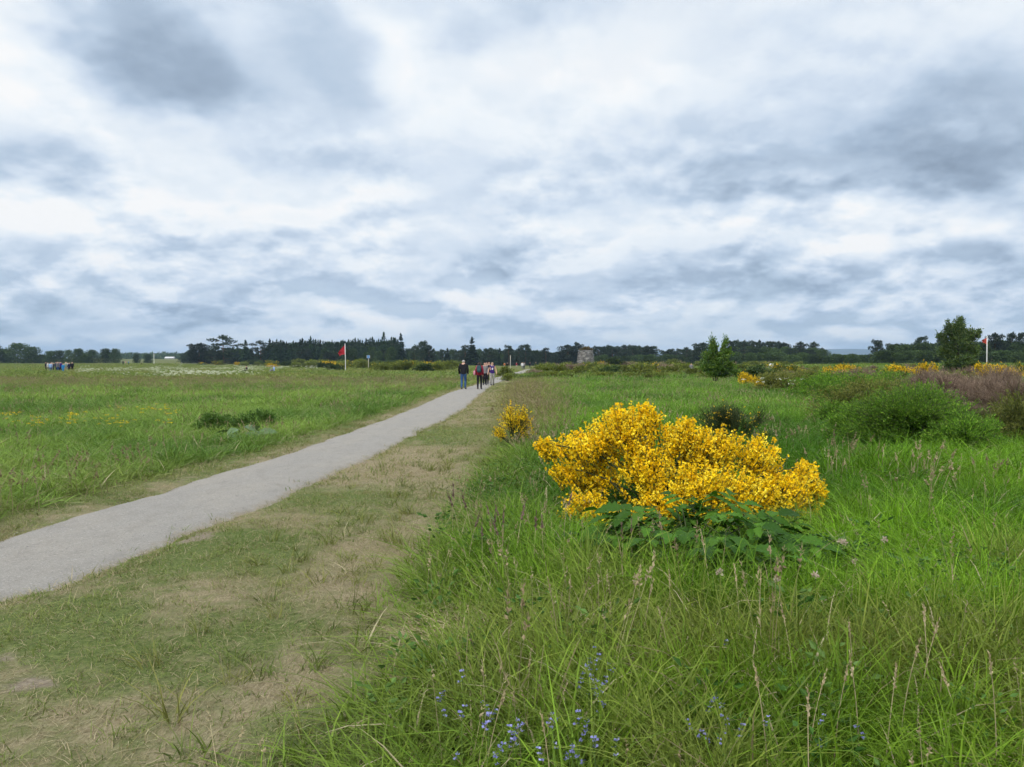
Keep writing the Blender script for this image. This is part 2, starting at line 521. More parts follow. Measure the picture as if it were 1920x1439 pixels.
# ground sheet
def mat_ground():
    m_, N = new_mat('moor_ground')
    t = N.n('ShaderNodeTexCoord')
    Po = t.outputs['Object']
    z = N.n('ShaderNodeAttribute', attribute_name='zone')       # R dry, G bare, B meadow
    dry, bare, mead = N.sep(z.outputs['Vector'])
    fine = N.noise(Po, 38.0, 6, 0.65)
    mid_ = N.noise(Po, 6.0, 5, 0.6)
    fib = N.noise(N.v('MULTIPLY', Po, (1, 0.35, 1)), 90.0, 4, 0.7, 0.8)
    straw = N.ramp(fib, [(0.28, (0.125, 0.103, 0.06)), (0.5, (0.25, 0.212, 0.13)), (0.72, (0.36, 0.315, 0.205))])
    green = N.ramp(fine, [(0.3, (0.05, 0.07, 0.02)), (0.5, (0.105, 0.14, 0.042)), (0.72, (0.18, 0.205, 0.075))])
    soil = N.ramp(fine, [(0.3, (0.16, 0.13, 0.095)), (0.7, (0.30, 0.26, 0.20))])
    far = N.ramp(N.noise(Po, 0.05, 6, 0.6), [(0.3, (0.075, 0.10, 0.024)), (0.5, (0.11, 0.125, 0.034)), (0.7, (0.15, 0.135, 0.055))])
    dsel = N.rng(N.m('ADD', dry, N.m('MULTIPLY', N.m('SUBTRACT', mid_, 0.5), 1.3)), 0.10, 0.95)
    col = N.mix(dsel, green, straw)
    bsel = N.rng(N.m('ADD', bare, N.m('MULTIPLY', N.m('SUBTRACT', mid_, 0.5), 0.8)), 0.4, 0.7)
    col = N.mix(bsel, col, soil)
    col = N.mix(mead, col, far)
    bp = N.n('ShaderNodeBump')
    bp.inputs['Strength'].default_value = 0.7
    bp.inputs['Distance'].default_value = 0.02
    N.put(bp.inputs['Height'], N.m('ADD', fine, fib))
    pr = N.n('ShaderNodeBsdfPrincipled')
    N.put(pr.inputs['Base Color'], col)
    pr.inputs['Roughness'].default_value = 0.95
    pr.inputs['Specular IOR Level'].default_value = 0.1
    N.nt.links.new(bp.outputs[0], pr.inputs['Normal'])
    finish(N, pr.outputs[0])
    return m_
def mat_path():
    m_, N = new_mat('gravel_path')
    t = N.n('ShaderNodeTexCoord')
    Po = t.outputs['Object']
    fine = N.noise(Po, 120.0, 6, 0.75)
    grit = N.noise(Po, 28.0, 5, 0.7)
    wash = N.noise(N.v('MULTIPLY', Po, (1.0, 0.4, 1)), 1.6, 5, 0.6)
    col = N.ramp(fine, [(0.25, (0.14, 0.135, 0.125)), (0.5, (0.26, 0.25, 0.23)), (0.75, (0.37, 0.357, 0.333))])
    col = N.mix(N.rng(wash, 0.35, 0.7, 0, 0.55), col, N.mix(0.5, col, (0.34, 0.31, 0.26)))
    col = N.mix(N.rng(grit, 0.52, 0.75, 0.0, 0.45), col, (0.19, 0.185, 0.18))
    ed = N.n('ShaderNodeAttribute', attribute_name='edge')
    e_ = N.rng(N.m('ADD', ed.outputs['Fac'], N.m('MULTIPLY', N.m('SUBTRACT', N.noise(Po, 5.0, 5, 0.65), 0.5), 0.9)), 0.45, 0.85)
    col = N.mix(N.m('MULTIPLY', e_, 0.75), col, N.ramp(fine, [(0.3, (0.13, 0.105, 0.065)), (0.7, (0.30, 0.25, 0.17))]))
    blot = N.noise(N.v('MULTIPLY', Po, (1.0, 0.5, 1)), 4.5, 6, 0.7)
    col = N.mix(N.rng(blot, 0.45, 0.72, 0, 0.55), col, (0.19, 0.18, 0.165))
    spk = N.noise(Po, 55.0, 2, 0.5)
    col = N.mix(N.rng(spk, 0.60, 0.68, 0, 0.5), col, (0.42, 0.405, 0.38))
    col = N.mix(N.rng(spk, 0.38, 0.30, 0, 0.55), col, (0.11, 0.105, 0.10))
    bp = N.n('ShaderNodeBump')
    bp.inputs['Strength'].default_value = 0.55
    bp.inputs['Distance'].default_value = 0.012
    N.put(bp.inputs['Height'], N.m('ADD', fine, N.m('MULTIPLY', grit, 1.5)))
    pr = N.n('ShaderNodeBsdfPrincipled')
    N.put(pr.inputs['Base Color'], col)
    pr.inputs['Roughness'].default_value = 0.92
    pr.inputs['Specular IOR Level'].default_value = 0.2
    N.nt.links.new(bp.outputs[0], pr.inputs['Normal'])
    finish(N, pr.outputs[0])
    return m_

# ------------------------------------------------------------------ ground
def axis(lim, n, fine):
    u = np.linspace(-1, 1, n)
    k_ = math.asinh(lim / fine)
    return np.sinh(u * k_) * fine
gx = axis(9000, 381, 2.2)
uy = np.linspace(0, 1, 430)
gy = np.sinh(uy * math.asinh(9040 / 3.0)) * 3.0 + 1.5
gy = np.concatenate([np.array([-900, -300, -100, -30, -12, -5, -2, 0]), gy])
X, Y = np.meshgrid(gx, gy)
Z = height(X, Y)
nx, ny = len(gx), len(gy)
V = np.stack([X, Y, Z], -1).reshape(-1, 3)
a = (np.arange(ny - 1)[:, None] * nx + np.arange(nx - 1)[None, :]).ravel()
Fc = np.stack([a, a + 1, a + nx + 1, a + nx], 1)
xf, yf = V[:, 0], V[:, 1]
zone = np.zeros((len(V), 3))
left_m = sstep(0.3, 0.9, path_l(yf) - xf)
right_m = sstep(-0.1, 0.5, xf - meadow_r(yf))
zone[:, 2] = np.clip(left_m + right_m, 0, 1)
zone[:, 0] = dryness(xf, yf)
zone[:, 1] = bareness(xf, yf) * (np.abs(yf) < 220)
g_ = obj('ground', new_mesh('ground', V, Fc, (mat_ground(),), zone, True, attr='zone'), kind='structure')

# path strip with ragged edges
ys = np.concatenate([np.arange(-4, 20, 0.07), np.arange(20, 70, 0.3), np.arange(70, 216, 1.2)])
cols_ = np.linspace(0, 1, 9)
el_ = path_l(ys) + 0.16 * (fbm(ys * 1.6, ys * 0, 41, 4) - 0.5) + 0.05 * (fbm(ys * 9, ys * 0, 42, 2) - 0.5)
er_ = path_r(ys) + 0.20 * (fbm(ys * 1.4, ys * 0, 45, 4) - 0.5) + 0.06 * (fbm(ys * 9, ys * 0, 46, 2) - 0.5)
PX = el_[:, None] * (1 - cols_) + er_[:, None] * cols_
PY = np.repeat(ys[:, None], len(cols_), 1)
PZ = height(PX, PY)
crown = 0.02 * (1 - (2 * cols_ - 1) ** 2)
base_on = np.repeat(height((el_ + er_) / 2, ys)[:, None], len(cols_), 1)
PZ = base_on + 0.026 + crown[None, :] + 0.006 * (fbm(PX * 3, PY * 3, 51, 3) - 0.5)
PZ[:, 0] -= 0.05; PZ[:, -1] -= 0.05
V = np.stack([PX, PY, PZ], -1).reshape(-1, 3)
n_ = len(cols_)
a = (np.arange(len(ys) - 1)[:, None] * n_ + np.arange(n_ - 1)[None, :]).ravel()
obj('path', new_mesh('path', V, np.stack([a, a + 1, a + n_ + 1, a + n_], 1), (mat_path(),), np.repeat(np.tile(np.abs(2 * cols_ - 1) ** 3, len(ys))[:, None], 3, 1), smooth=True, attr='edge'), kind='structure')
# pale track along the far edge of the field, on the left
ys2 = np.linspace(-420, -120, 60)
tx = np.concatenate([ys2, ys2]); ty = np.concatenate([np.full(60, 352.0), np.full(60, 362.0)])
V = np.stack([tx, ty, height(tx, ty) + 0.25], -1)
a = np.arange(59)
obj('far_track', new_mesh('far_track', V, np.stack([a, a + 1, a + 61, a + 60], 1), (bpy.data.materials['gravel_path'],)), kind='structure')

# far hills: a long ridge of heather moor, some six kilometres off
def ridge(pts, d, depth, seed):
    hx = np.linspace(pts[0][0], pts[-1][0], 260)
    hz = np.interp(hx, [p[0] for p in pts], [p[1] for p in pts])
    hz = np.where(hz > 0, hz + 14 * (fbm(hx * 0.0016, hx * 0, seed, 5) - 0.5) * np.clip(hz / 40, 0, 1), hz)
    rows = []
    for q, s in ((0, 0.0), (0.25, 0.5), (0.45, 0.85), (0.6, 1.0), (0.8, 0.75), (1.0, 0.0)):
        rows.append(np.stack([hx, np.full_like(hx, d + depth * q) + 80 * (fbm(hx * 0.003, hx * 0 + q * 9, seed + 3, 3) - 0.5), hz * s - 1.5], -1))
    return np.concatenate(rows), 260
M_HILL = mat_plain('heather_hill', (0.05, 0.06, 0.035), 0.95, 0.4, 0.01, 0, 0.05)
mb = MB()
D_H = 5600
def hp(px, py): return ((px - 960) / F * D_H, (HOR - py) / F * D_H)
V, n_ = ridge([hp(-200, 676), hp(300, 670), hp(600, 664), hp(740, 660), hp(860, 653), hp(900, 656), hp(1000, 661), hp(1110, 656), hp(1160, 650), hp(1250, 651), hp(1330, 662), hp(1440, 650), hp(1520, 647), hp(1600, 651), hp(1700, 650), hp(1850, 652), hp(2200, 660)], D_H, 1500, 61)
a = (np.arange(5)[:, None] * n_ + np.arange(n_ - 1)[None, :]).ravel()
obj('hills', new_mesh('hills', V, np.stack([a, a + 1, a + n_ + 1, a + n_], 1), (M_HILL,), smooth=True), kind='structure')

# haze: the air of the moor, one closed box
HZ = MB()
box(HZ, (-8900, -880, -4.0), (8900, 8900, 170))
mh = bpy.data.materials.new('haze_air')
mh.use_nodes = True
N = NT(mh.node_tree)
pv = N.n('ShaderNodeVolumePrincipled')
pv.inputs['Color'].default_value = (0.50, 0.72, 1.0, 1)
pv.inputs['Density'].default_value = 0.00014
pv.inputs['Anisotropy'].default_value = 0.0
o_ = N.n('ShaderNodeOutputMaterial')
N.nt.links.new(pv.outputs[0], o_.inputs['Volume'])
hz = obj('haze', HZ.mesh('haze', mh), kind='stuff')
hz['label'] = 'thin blue haze over the whole moor'
hz['category'] = 'haze'

BX, BY = ground_xy(1262, 992)
# ------------------------------------------------------------------ scattered grass (stuff)
def blades(n, spread, hmin, hmax, w, lean=0.35, curl=0.5, dry=0.0, segs=3, hbias=1.0, flat=0.0):
    """n tapering, bending blades rooted within a disc"""
    r = spread * np.sqrt(rng.random(n)); an = rng.random(n) * 2 * math.pi
    base = np.stack([r * np.cos(an), r * np.sin(an), np.full(n, -0.02)], 1)
    h = hmin + (hmax - hmin) * rng.random(n) ** hbias
    la = an + rng.normal(size=n) * 1.2
    ld = np.stack([np.cos(la), np.sin(la), np.zeros(n)], 1)
    le = np.abs(rng.normal(size=n)) * lean + flat
    cu = rng.random(n) * curl
    wa = rng.random(n) * math.pi
    wd = np.stack([np.cos(wa), np.sin(wa), np.zeros(n)], 1)
    ww = w * (0.6 + 0.8 * rng.random(n))
    g = rng.random(n); dr = (rng.random(n) < dry).astype(float)
    Vs = []; Ts = []
    for s in range(segs + 1):
        t = s / segs
        bend = le * t + cu * t * t
        p = base + ld * (h * bend)[:, None] + np.array([0, 0, 1.0]) * (h * t * (1 - 0.33 * np.clip(bend, 0, 1.6) * t))[:, None]
        hw = (ww * 0.5 * (1 - t ** 1.6))[:, None]
        if s < segs:
            Vs += [p - wd * hw, p + wd * hw]; Ts += [t, t]
        else:
            Vs += [p]; Ts += [t]
    k_ = len(Vs)
    V = np.stack(Vs, 1).reshape(-1, 3)
    Fq = []
    for s in range(segs - 1):
        Fq += [(2 * s, 2 * s + 1, 2 * s + 3), (2 * s, 2 * s + 3, 2 * s + 2)]
    Fq += [(2 * segs - 2, 2 * segs - 1, 2 * segs)]
    Fc = (np.arange(n)[:, None, None] * k_ + np.array(Fq)[None]).reshape(-1, 3)
    C = np.stack([np.tile(np.array(Ts), n), np.repeat(g, k_), np.repeat(dr, k_)], 1)
    return V, Fc, C
def proto_grass(name, n, *a, **kw):
    mb = MB()
    mb.add(*blades(n, *a, **kw))
    return mb.mesh(name, M_GRASS)
def proto_stalks(name, n, spread, h, head, hw, stem_w):
    """thin stalks carrying a feathery seed head"""
    mb = MB()
    for i in range(n):
        a_ = R.random() * 6.28; r_ = spread * math.sqrt(R.random())
        b = np.array([r_ * math.cos(a_), r_ * math.sin(a_), -0.02])
        hh = h * R.uniform(0.7, 1.1)
        la = R.random() * 6.28; ln = R.uniform(0.05, 0.3)
        top = b + np.array([math.cos(la) * ln * hh, math.sin(la) * ln * hh, hh])
        midp = b * 0.5 + top * 0.5 + np.array([-math.cos(la), -math.sin(la), 0]) * ln * hh * 0.18
        pts = [b, midp, top]
        tube(mb, pts, stem_w, stem_w * 0.6, 3, (1, R.random(), 0))
        d = unit(top - midp)
        q = 16
        t = rng.random(q)
        Pt = top - d * head * 0.2 + d[None] * (head * t)[:, None]
        Dr = d[None] + rng.normal(size=(q, 3)) * 0.45
        leaves(mb, Pt, Dr, head * 0.22, hw * (1.2 - t), 0.2, np.stack([np.ones(q), rng.random(q), np.zeros(q)], 1))
    return mb.mesh(name, M_TINT)

def protos(tag, meshes):
    c = bpy.data.collections.new(tag + '_kinds')
    for i, me in enumerate(meshes):
        c.objects.link(bpy.data.objects.new('%s_kind_%02d' % (tag, i), me))
    return c
def scatter(name, label, cat, coll, nk, xy, scl, tint, tilt=None, idx=None, zoff=0.0):
    n = len(xy)
    z = height(xy[:, 0], xy[:, 1]) + zoff
    me = bpy.data.meshes.new(name)
    me.from_pydata(np.column_stack([xy, z]).tolist(), [], [])
    rot = np.zeros((n, 3), np.float32)
    rot[:, 2] = rng.random(n) * 2 * math.pi
    if tilt is not None:
        rot[:, :2] = tilt
    for nm, ty, key, val_ in (('rot', 'FLOAT_VECTOR', 'vector', rot), ('scl', 'FLOAT_VECTOR', 'vector', np.asarray(scl, np.float32)),
                              ('kind_index', 'INT', 'value', (rng.integers(0, nk, n) if idx is None else idx).astype(np.int32)),
                              ('tint', 'FLOAT_COLOR', 'color', np.column_stack([tint, np.ones(n)]).astype(np.float32))):
        a_ = me.attributes.new(nm, ty, 'POINT')
        a_.data.foreach_set(key, val_.ravel())
    o = obj(name, me, kind='stuff')
    o['label'] = label
    o['category'] = cat
    ng = bpy.data.node_groups.new(name + '_scatter', 'GeometryNodeTree')
    ng.interface.new_socket('Geometry', in_out='INPUT', socket_type='NodeSocketGeometry')
    ng.interface.new_socket('Geometry', in_out='OUTPUT', socket_type='NodeSocketGeometry')
    nn = ng.nodes
    gi = nn.new('NodeGroupInput'); go = nn.new('NodeGroupOutput')
    ci = nn.new('GeometryNodeCollectionInfo')
    ci.inputs['Collection'].default_value = coll
    ci.inputs['Separate Children'].default_value = True
    ci.inputs['Reset Children'].default_value = True
    ip = nn.new('GeometryNodeInstanceOnPoints')
    ip.inputs['Pick Instance'].default_value = True
    def named(nm, ty):
        a_ = nn.new('GeometryNodeInputNamedAttribute')
        a_.data_type = ty
        a_.inputs['Name'].default_value = nm
        return a_.outputs['Attribute']
    er = nn.new('FunctionNodeEulerToRotation')
    L = ng.links.new
    L(gi.outputs[0], ip.inputs['Points'])
    L(ci.outputs[0], ip.inputs['Instance'])
    L(named('kind_index', 'INT'), ip.inputs['Instance Index'])
    L(named('rot', 'FLOAT_VECTOR'), er.inputs[0])
    L(er.outputs[0], ip.inputs['Rotation'])
    L(named('scl', 'FLOAT_VECTOR'), ip.inputs['Scale'])
    L(ip.outputs[0], go.inputs[0])
    md = o.modifiers.new('scatter', 'NODES')
    md.node_group = ng
    return o

def sample(y0, y1, dens, keep=None, wide=0.70, extra=2.0, xmin=None, xmax=None):
    """even points on the ground between two distances, a little wider than the view"""
    w = lambda y: 2 * (wide * y + extra)
    area = (y1 - y0) * (w(y0) + w(y1)) / 2
    n = int(area * dens)
    y = y0 + (y1 - y0) * rng.random(n * 2)
    k_ = rng.random(n * 2) < w(y) / w(y1)
    y = y[k_][:n]
    x = (rng.random(len(y)) - 0.5) * w(y)
    xy = np.column_stack([x, y])
    if keep is not None:
        p = keep(x, y)
        xy = xy[rng.random(len(p)) < p]
    return xy
def scl3(n, lo, hi, zlo=1.0, zhi=1.0):
    s = lo + (hi - lo) * rng.random(n)
    z = s * (zlo + (zhi - zlo) * rng.random(n))
    return np.column_stack([s, s, z])
def lerp(a, b, t):
    return np.asarray(a)[None, :] * (1 - t[:, None]) + np.asarray(b)[None, :] * t[:, None]

def near_plants(x, y):      # keep tall grass off the feet of the shrubs a little
    return 1.0
def in_right(x, y): return sstep(-0.15, 0.55, x - meadow_r(y))
def in_left(x, y): return sstep(0.40, 1.0, path_l(y) - x + 0.5 * (fbm(x * .8, y * .8, 71, 2) - .5))
def in_verge(x, y):
    r = sstep(-0.28, 0.06, x - path_r(y) + 0.3 * (fbm(x * 2.1, y * 1.3, 201, 3) - 0.5)) * (x < meadow_r(y) + 0.35)
    l = sstep(-0.26, 0.06, path_l(y) - x + 0.3 * (fbm(x * 2.1, y * 1.3, 205, 3) - 0.5)) * (x > path_l(y) - 1.6)
    return np.clip(r + l, 0, 1)

def meadow_tint(x, y):
    right = x > -1.0
    n = len(x)
    f1 = fbm(x * 0.35, y * 0.22, 81, 3); f2 = fbm(x * 1.4, y * 1.0, 85, 3)
    q = rng.random(n)
    # right: fresh green, yellower by the verge; left: cooler green with brown flowering grass further off
    cr = lerp((0.050, 0.142, 0.009), (0.152, 0.310, 0.022), np.clip(0.5 + 2.0 * (f1 - 0.5) + 1.4 * (f2 - 0.5) + 0.7 * (q - 0.5), 0, 1))
    cl = lerp((0.095, 0.190, 0.036), (0.205, 0.325, 0.066), np.clip(0.5 + 2.2 * (f1 - 0.5) + 0.8 * (q - 0.5), 0, 1))
    cr = lerp((1, 1, 1), (0.85, 0.70, 0.95), np.clip(sstep(6.0, 3.2, y) * (0.45 + 1.3 * (f2 - 0.35)), 0, 1)) * cr
    f3 = fbm(x * 2.6, y * 2.2, 181, 3)
    cr = cr * (0.45 + 1.1 * f3)[:, None]
    mixd = (sstep(0.52, 0.66, fbm(x * 1.7, y * 1.5, 191, 3)) * 0.55 * sstep(9, 5, y))[:, None]
    cr = cr * (1 - mixd) + np.array([0.20, 0.215, 0.065])[None] * mixd
    c = np.where(right[:, None], cr, cl)
    edge = sstep(1.7, 0.1, x - meadow_r(y)) * right * (0.35 + 0.65 * (f2 > 0.45))
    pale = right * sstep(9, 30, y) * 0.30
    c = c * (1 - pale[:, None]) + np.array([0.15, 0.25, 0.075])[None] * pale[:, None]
    c = c * (1 - 0.7 * edge[:, None]) + np.array([0.155, 0.225, 0.045])[None] * 0.7 * edge[:, None]
    # brown flowering grass
    br = right * sstep(12, 20, y) * sstep(75, 45, y) * sstep(0.06 * y + 0.8, 0.02 * y, x) * 0.9
    br = br + right * sstep(45, 80, y) * sstep(.35, .6, f1) * 0.5
    br = br + (~right) * (sstep(38, 80, y) * (0.30 + 0.5 * sstep(.42, .62, f1)) + 0.55 * sstep(14, 9, y) * sstep(.4, .6, f2))
    br = np.clip(br, 0, 0.9)
    return c * (1 - br[:, None]) + np.array([0.21, 0.22, 0.08])[None] * br[:, None]

# near and mid tall grass
tall = protos('tall_grass', [proto_grass('tall_grass_%d' % i, 30, 0.10, 0.16, 0.50, 0.008, 0.30, 0.85, dry=0.03, segs=4) for i in range(5)]
              + [proto_grass('tall_grass_b%d' % i, 26, 0.13, 0.10, 0.36, 0.011, 0.5, 1.1, dry=0.05, segs=4) for i in range(3)]
              + [proto_grass('tall_grass_c%d' % i, 20, 0.10, 0.26, 0.48, 0.009, 0.42, 1.4, dry=0.015, segs=5) for i in range(3)])
xy = sample(1.9, 9.5, 125, lambda x, y: in_right(x, y))
def ht(x, y):
    h_ = 0.22 + 1.15 * fbm(x * 0.9, y * 0.9, 91, 3) + 0.10 * sstep(1.5, 3, x)
    h_ = h_ * (0.5 + 0.5 * sstep(0, 1.0, x - meadow_r(y)))
    h_ = h_ * np.where((x > -1), 1 - 0.30 * sstep(9, 14, y), 1.05)
    h_ = h_ * (1 - 0.55 * np.exp(-(((x - BX - 0.1) / 1.3) ** 2 + ((y - BY + 0.35) / 0.75) ** 2)))
    h_ = h_ * (1 - 0.6 * np.exp(-(((x - 1.5) / 0.75) ** 2 + ((y - 6.0) / 0.42) ** 2)))
    h_ = h_ * (1 - 0.65 * np.exp(-(((x + 0.31) / 0.30) ** 2 + ((y - 4.5) / 0.36) ** 2)))
    return np.where((x < 0) & (y > 140), 0.75, h_)
def wind(n, x): 
    t = np.zeros((n, 2)); t[:, 0] = rng.normal(size=n) * 0.14; t[:, 1] = rng.normal(size=n) * 0.14 + 0.10
    return t
def put_tall(name, label, xy, lo, hi, coll, nk):
    s = scl3(len(xy), lo, hi, 0.8, 1.15)
    s[:, 2] *= ht(xy[:, 0], xy[:, 1])
    return scatter(name, label, 'grass', coll, nk, xy, s, meadow_tint(xy[:, 0], xy[:, 1]), wind(len(xy), xy[:, 0]))
put_tall('tall_grass', 'long green grass in the foreground right of the mown verge', xy, 0.8, 1.25, tall, 11)
xy = sample(9.5, 27, 62, lambda x, y: np.maximum(in_right(x, y), in_left(x, y)))
put_tall('meadow_grass', 'long grass of the meadow either side of the path', xy, 1.0, 1.6, tall, 11)
xy = sample(6.5, 9.5, 90, lambda x, y: in_left(x, y))
put_tall('verge_meadow_grass', 'long grass at the left edge beside the path', xy, 0.9, 1.3, tall, 11)
coarse = protos('meadow_tuft', [proto_grass('meadow_tuft_%d' % i, 60, 0.34, 0.15, 0.50, 0.016, 0.3, 0.7, dry=0.08, segs=3) for i in range(5)])
xy = sample(27, 62, 15, lambda x, y: np.maximum(in_right(x, y), in_left(x, y)))
put_tall('middle_meadow_grass', 'meadow grass in the middle distance around the walkers', xy, 1.0, 1.4, coarse, 5)
wide_ = protos('far_tuft', [proto_grass('far_tuft_%d' % i, 90, 0.9, 0.15, 0.48, 0.040, 0.3, 0.6, dry=0.08, segs=2) for i in range(4)])
xy = sample(62, 150, 2.6, lambda x, y: np.maximum(in_right(x, y), in_left(x, y)), extra=6)
put_tall('far_meadow_grass', 'rough grass across the far meadow', xy, 1.0, 1.4, wide_, 4)
xy = sample(150, 352, 0.35, lambda x, y: (x < -8) | (x > 12), extra=8)
s = scl3(len(xy), 1.8, 3.0, 0.32, 0.45)
scatter('distant_grass', 'grass of the field stretching to the distant trees', 'grass', wide_, 4, xy, s, meadow_tint(xy[:, 0], xy[:, 1]))

# flowering stalks among the tall grass
stalk = protos('grass_stalk', [proto_stalks('grass_stalk_%d' % i, 4, 0.10, 0.50, 0.07, 0.009, 0.0014) for i in range(3)] + [proto_stalks('grass_stalk_b%d' % i, 3, 0.08, 0.55, 0.11, 0.013, 0.0014) for i in range(2)])
def put_stalks(name, label, xy, lo, hi, c1, c2, coll=stalk, nk=5):
    t = np.clip(rng.random(len(xy)), 0, 1)
    s = scl3(len(xy), lo, hi)
    s[:, 2] *= np.clip(ht(xy[:, 0], xy[:, 1]), 0.6, 1.2)
    return scatter(name, label, 'grass', coll, nk, xy, s, lerp(c1, c2, t), wind(len(xy), xy[:, 0]))
xy = sample(2.4, 9.5, 7, lambda x, y: in_right(x, y) * (0.25 + 0.75 * sstep(2.4, 0.3, x - meadow_r(y))))
put_stalks('flowering_grass', 'pale flowering grass stalks standing in the foreground grass', xy, 0.8, 1.15, (0.24, 0.19, 0.11), (0.42, 0.36, 0.22))
stalk2 = protos('far_grass_stalk', [proto_stalks('far_grass_stalk_%d' % i, 7, 0.30, 0.60, 0.12, 0.035, 0.004) for i in range(3)])
def brownish(x, y):
    right = x > -1
    p = right * sstep(10, 16, y) * sstep(75, 45, y) * sstep(0.07 * y + 1.2, 0.02 * y, x) * 0.9 + right * 0.12
    p = p + (~right) * (sstep(30, 60, y) * 0.55 + 0.6 * sstep(15, 9, y) * sstep(.45, .6, fbm(x * .7, y * .5, 97, 2)) + 0.08)
    return np.clip(p, 0, 1) * np.maximum(in_right(x, y), in_left(x, y))
xy = sample(8, 70, 3.5, brownish)
put_stalks('meadow_flowering_grass', 'brown flowering grass heads over the meadow', xy, 0.85, 1.15, (0.22, 0.175, 0.10), (0.36, 0.31, 0.18), stalk2, 3)

# mown verge: short green tufts and straw litter
short = protos('short_grass', [proto_grass('short_grass_%d' % i, 42, 0.10, 0.015, 0.060, 0.0042, 0.7, 1.1, dry=0.22, segs=2) for i in range(4)])
strawy = protos('straw', [proto_grass('straw_%d' % i, 34, 0.13, 0.02, 0.085, 0.0036, 1.1, 0.8, dry=1.0, segs=2, flat=0.8) for i in range(4)])
def keep_short(x, y): return in_verge(x, y) * (1 - 0.62 * dryness(x, y)) * (1 - 0.9 * bareness(x, y))
def keep_straw(x, y): return in_verge(x, y) * (0.16 + 0.84 * dryness(x, y)) * (1 - 0.75 * bareness(x, y))
for nm, lab, y0, y1, dn, sc in (('short_grass', 'short trampled grass on the mown verge in the foreground', 2.4, 10, 150, (0.8, 1.3)), ('verge_grass', 'short grass on the verge further along the path', 10, 62, 45, (1.3, 2.2))):
    xy = sample(y0, y1, dn, keep_short)
    t = np.clip(fbm(xy[:, 0] * 1.5, xy[:, 1] * 1.1, 101, 3) * 1.6 - 0.3, 0, 1)
    scatter(nm, lab, 'grass', short, 4, xy, scl3(len(xy), *sc, 0.8, 1.5), lerp((0.10, 0.165, 0.036), (0.22, 0.255, 0.085), t), wind(len(xy), 0))
for nm, lab, y0, y1, dn, sc in (('straw', 'dry cut straw lying on the mown verge in the foreground', 2.4, 10, 120, (0.7, 1.2)), ('verge_straw', 'dry straw on the verge further along the path', 10, 62, 34, (1.2, 2.0))):
    xy = sample(y0, y1, dn, keep_straw)
    scatter(nm, lab, 'straw', strawy, 4, xy, scl3(len(xy), *sc, 0.7, 1.2), np.full((len(xy), 3), 0.3))
# ragged tufts creeping over both edges of the path
def keep_edge(x, y):
    e = np.minimum(np.abs(x - path_r(y)), np.abs(x - path_l(y)))
    return sstep(0.30, 0.0, e) * sstep(0.40, 0.62, fbm(x * 2.6, y * 1.7, 301, 3))
xy = sample(4.5, 40, 90, keep_edge)
scatter('path_edge_grass', 'low tufts creeping over the edges of the path', 'grass', short, 4, xy, scl3(len(xy), 0.7, 1.5, 0.7, 1.3), lerp((0.10, 0.16, 0.035), (0.24, 0.24, 0.09), rng.random(len(xy))), wind(len(xy), 0))
# broad-leaved herbs among the long grass
def herb(name, n, r, l):
    mb = MB()
    a_ = rng.random(n) * 6.28; q = rng.random(n)
    Pt = np.column_stack([np.cos(a_) * r * q, np.sin(a_) * r * q, 0.02 + 0.22 * rng.random(n)])
    Dr = np.column_stack([np.cos(a_), np.sin(a_), 0.2 + 0.5 * rng.random(n)])
    leaves(mb, Pt, Dr, l * (0.6 + 0.8 * rng.random(n)), l * 0.55, 0.2, np.column_stack([np.full(n, 0.7), rng.random(n), np.zeros(n)]), 0.45)
    return mb.mesh(name, M_TINT)
herbs = protos('meadow_herb', [herb('meadow_herb_%d' % i, 30, 0.10, 0.022 + 0.006 * i) for i in range(4)])
xy = sample(2.4, 12, 14, lambda x, y: in_right(x, y) * sstep(0.45, 0.62, fbm(x * 1.1, y * 1.1, 311, 3)))
scatter('meadow_herbs', 'broad leaved herbs among the long foreground grass', 'herbs', herbs, 4, xy, scl3(len(xy), 0.8, 1.4), lerp((0.045, 0.12, 0.02), (0.11, 0.20, 0.045), rng.random(len(xy))), wind(len(xy), 0))
# taller wisps left standing on the verge
xy = sample(2.6, 14, 9, lambda x, y: in_verge(x, y) * sstep(1.9, 0.0, meadow_r(y) - x) * (x > path_r(y)))
s = scl3(len(xy), 0.5, 0.8, 0.45, 0.8)
scatter('verge_wisps', 'thin wisps of longer grass at the edge of the mown verge', 'grass', tall, 11, xy, s, lerp((0.11, 0.16, 0.04), (0.19, 0.20, 0.06), rng.random(len(xy))), wind(len(xy), 0))
# grit on the path
M_GRIT = mat_plain('grit_stone', (0.24, 0.235, 0.225), 0.9, 0.5, 3, 0, 0.2, (0.44, 0.43, 0.41))
gm = []
for i in range(4):
    mb = MB()
    V0 = ICO1[0] * np.array([1, 0.8, 0.55]) * (0.75 + 0.5 * rng.random((len(ICO1[0]), 1)))
    mb.add(V0 * 0.006, ICO1[1])
    gm.append(mb.mesh('grit_%d' % i, M_GRIT))
grit = protos('grit', gm)
xy = sample(4.5, 16, 110, lambda x, y: ((x > path_l(y) + 0.06) & (x < path_r(y) - 0.06)).astype(float))
zc_ = height((path_l(xy[:, 1]) + path_r(xy[:, 1])) / 2, xy[:, 1]) + 0.036 - height(xy[:, 0], xy[:, 1])
u_ = (xy[:, 0] - path_l(xy[:, 1])) / (path_r(xy[:, 1]) - path_l(xy[:, 1]))
zc_ = zc_ + 0.02 * (1 - (2 * u_ - 1) ** 2) - 0.008
s = scl3(len(xy), 0.3, 1.1)
scatter('path_grit', 'loose grit on the gravel path', 'grit', grit, 4, xy, s, np.full((len(xy), 3), 0.3), zoff=zc_)
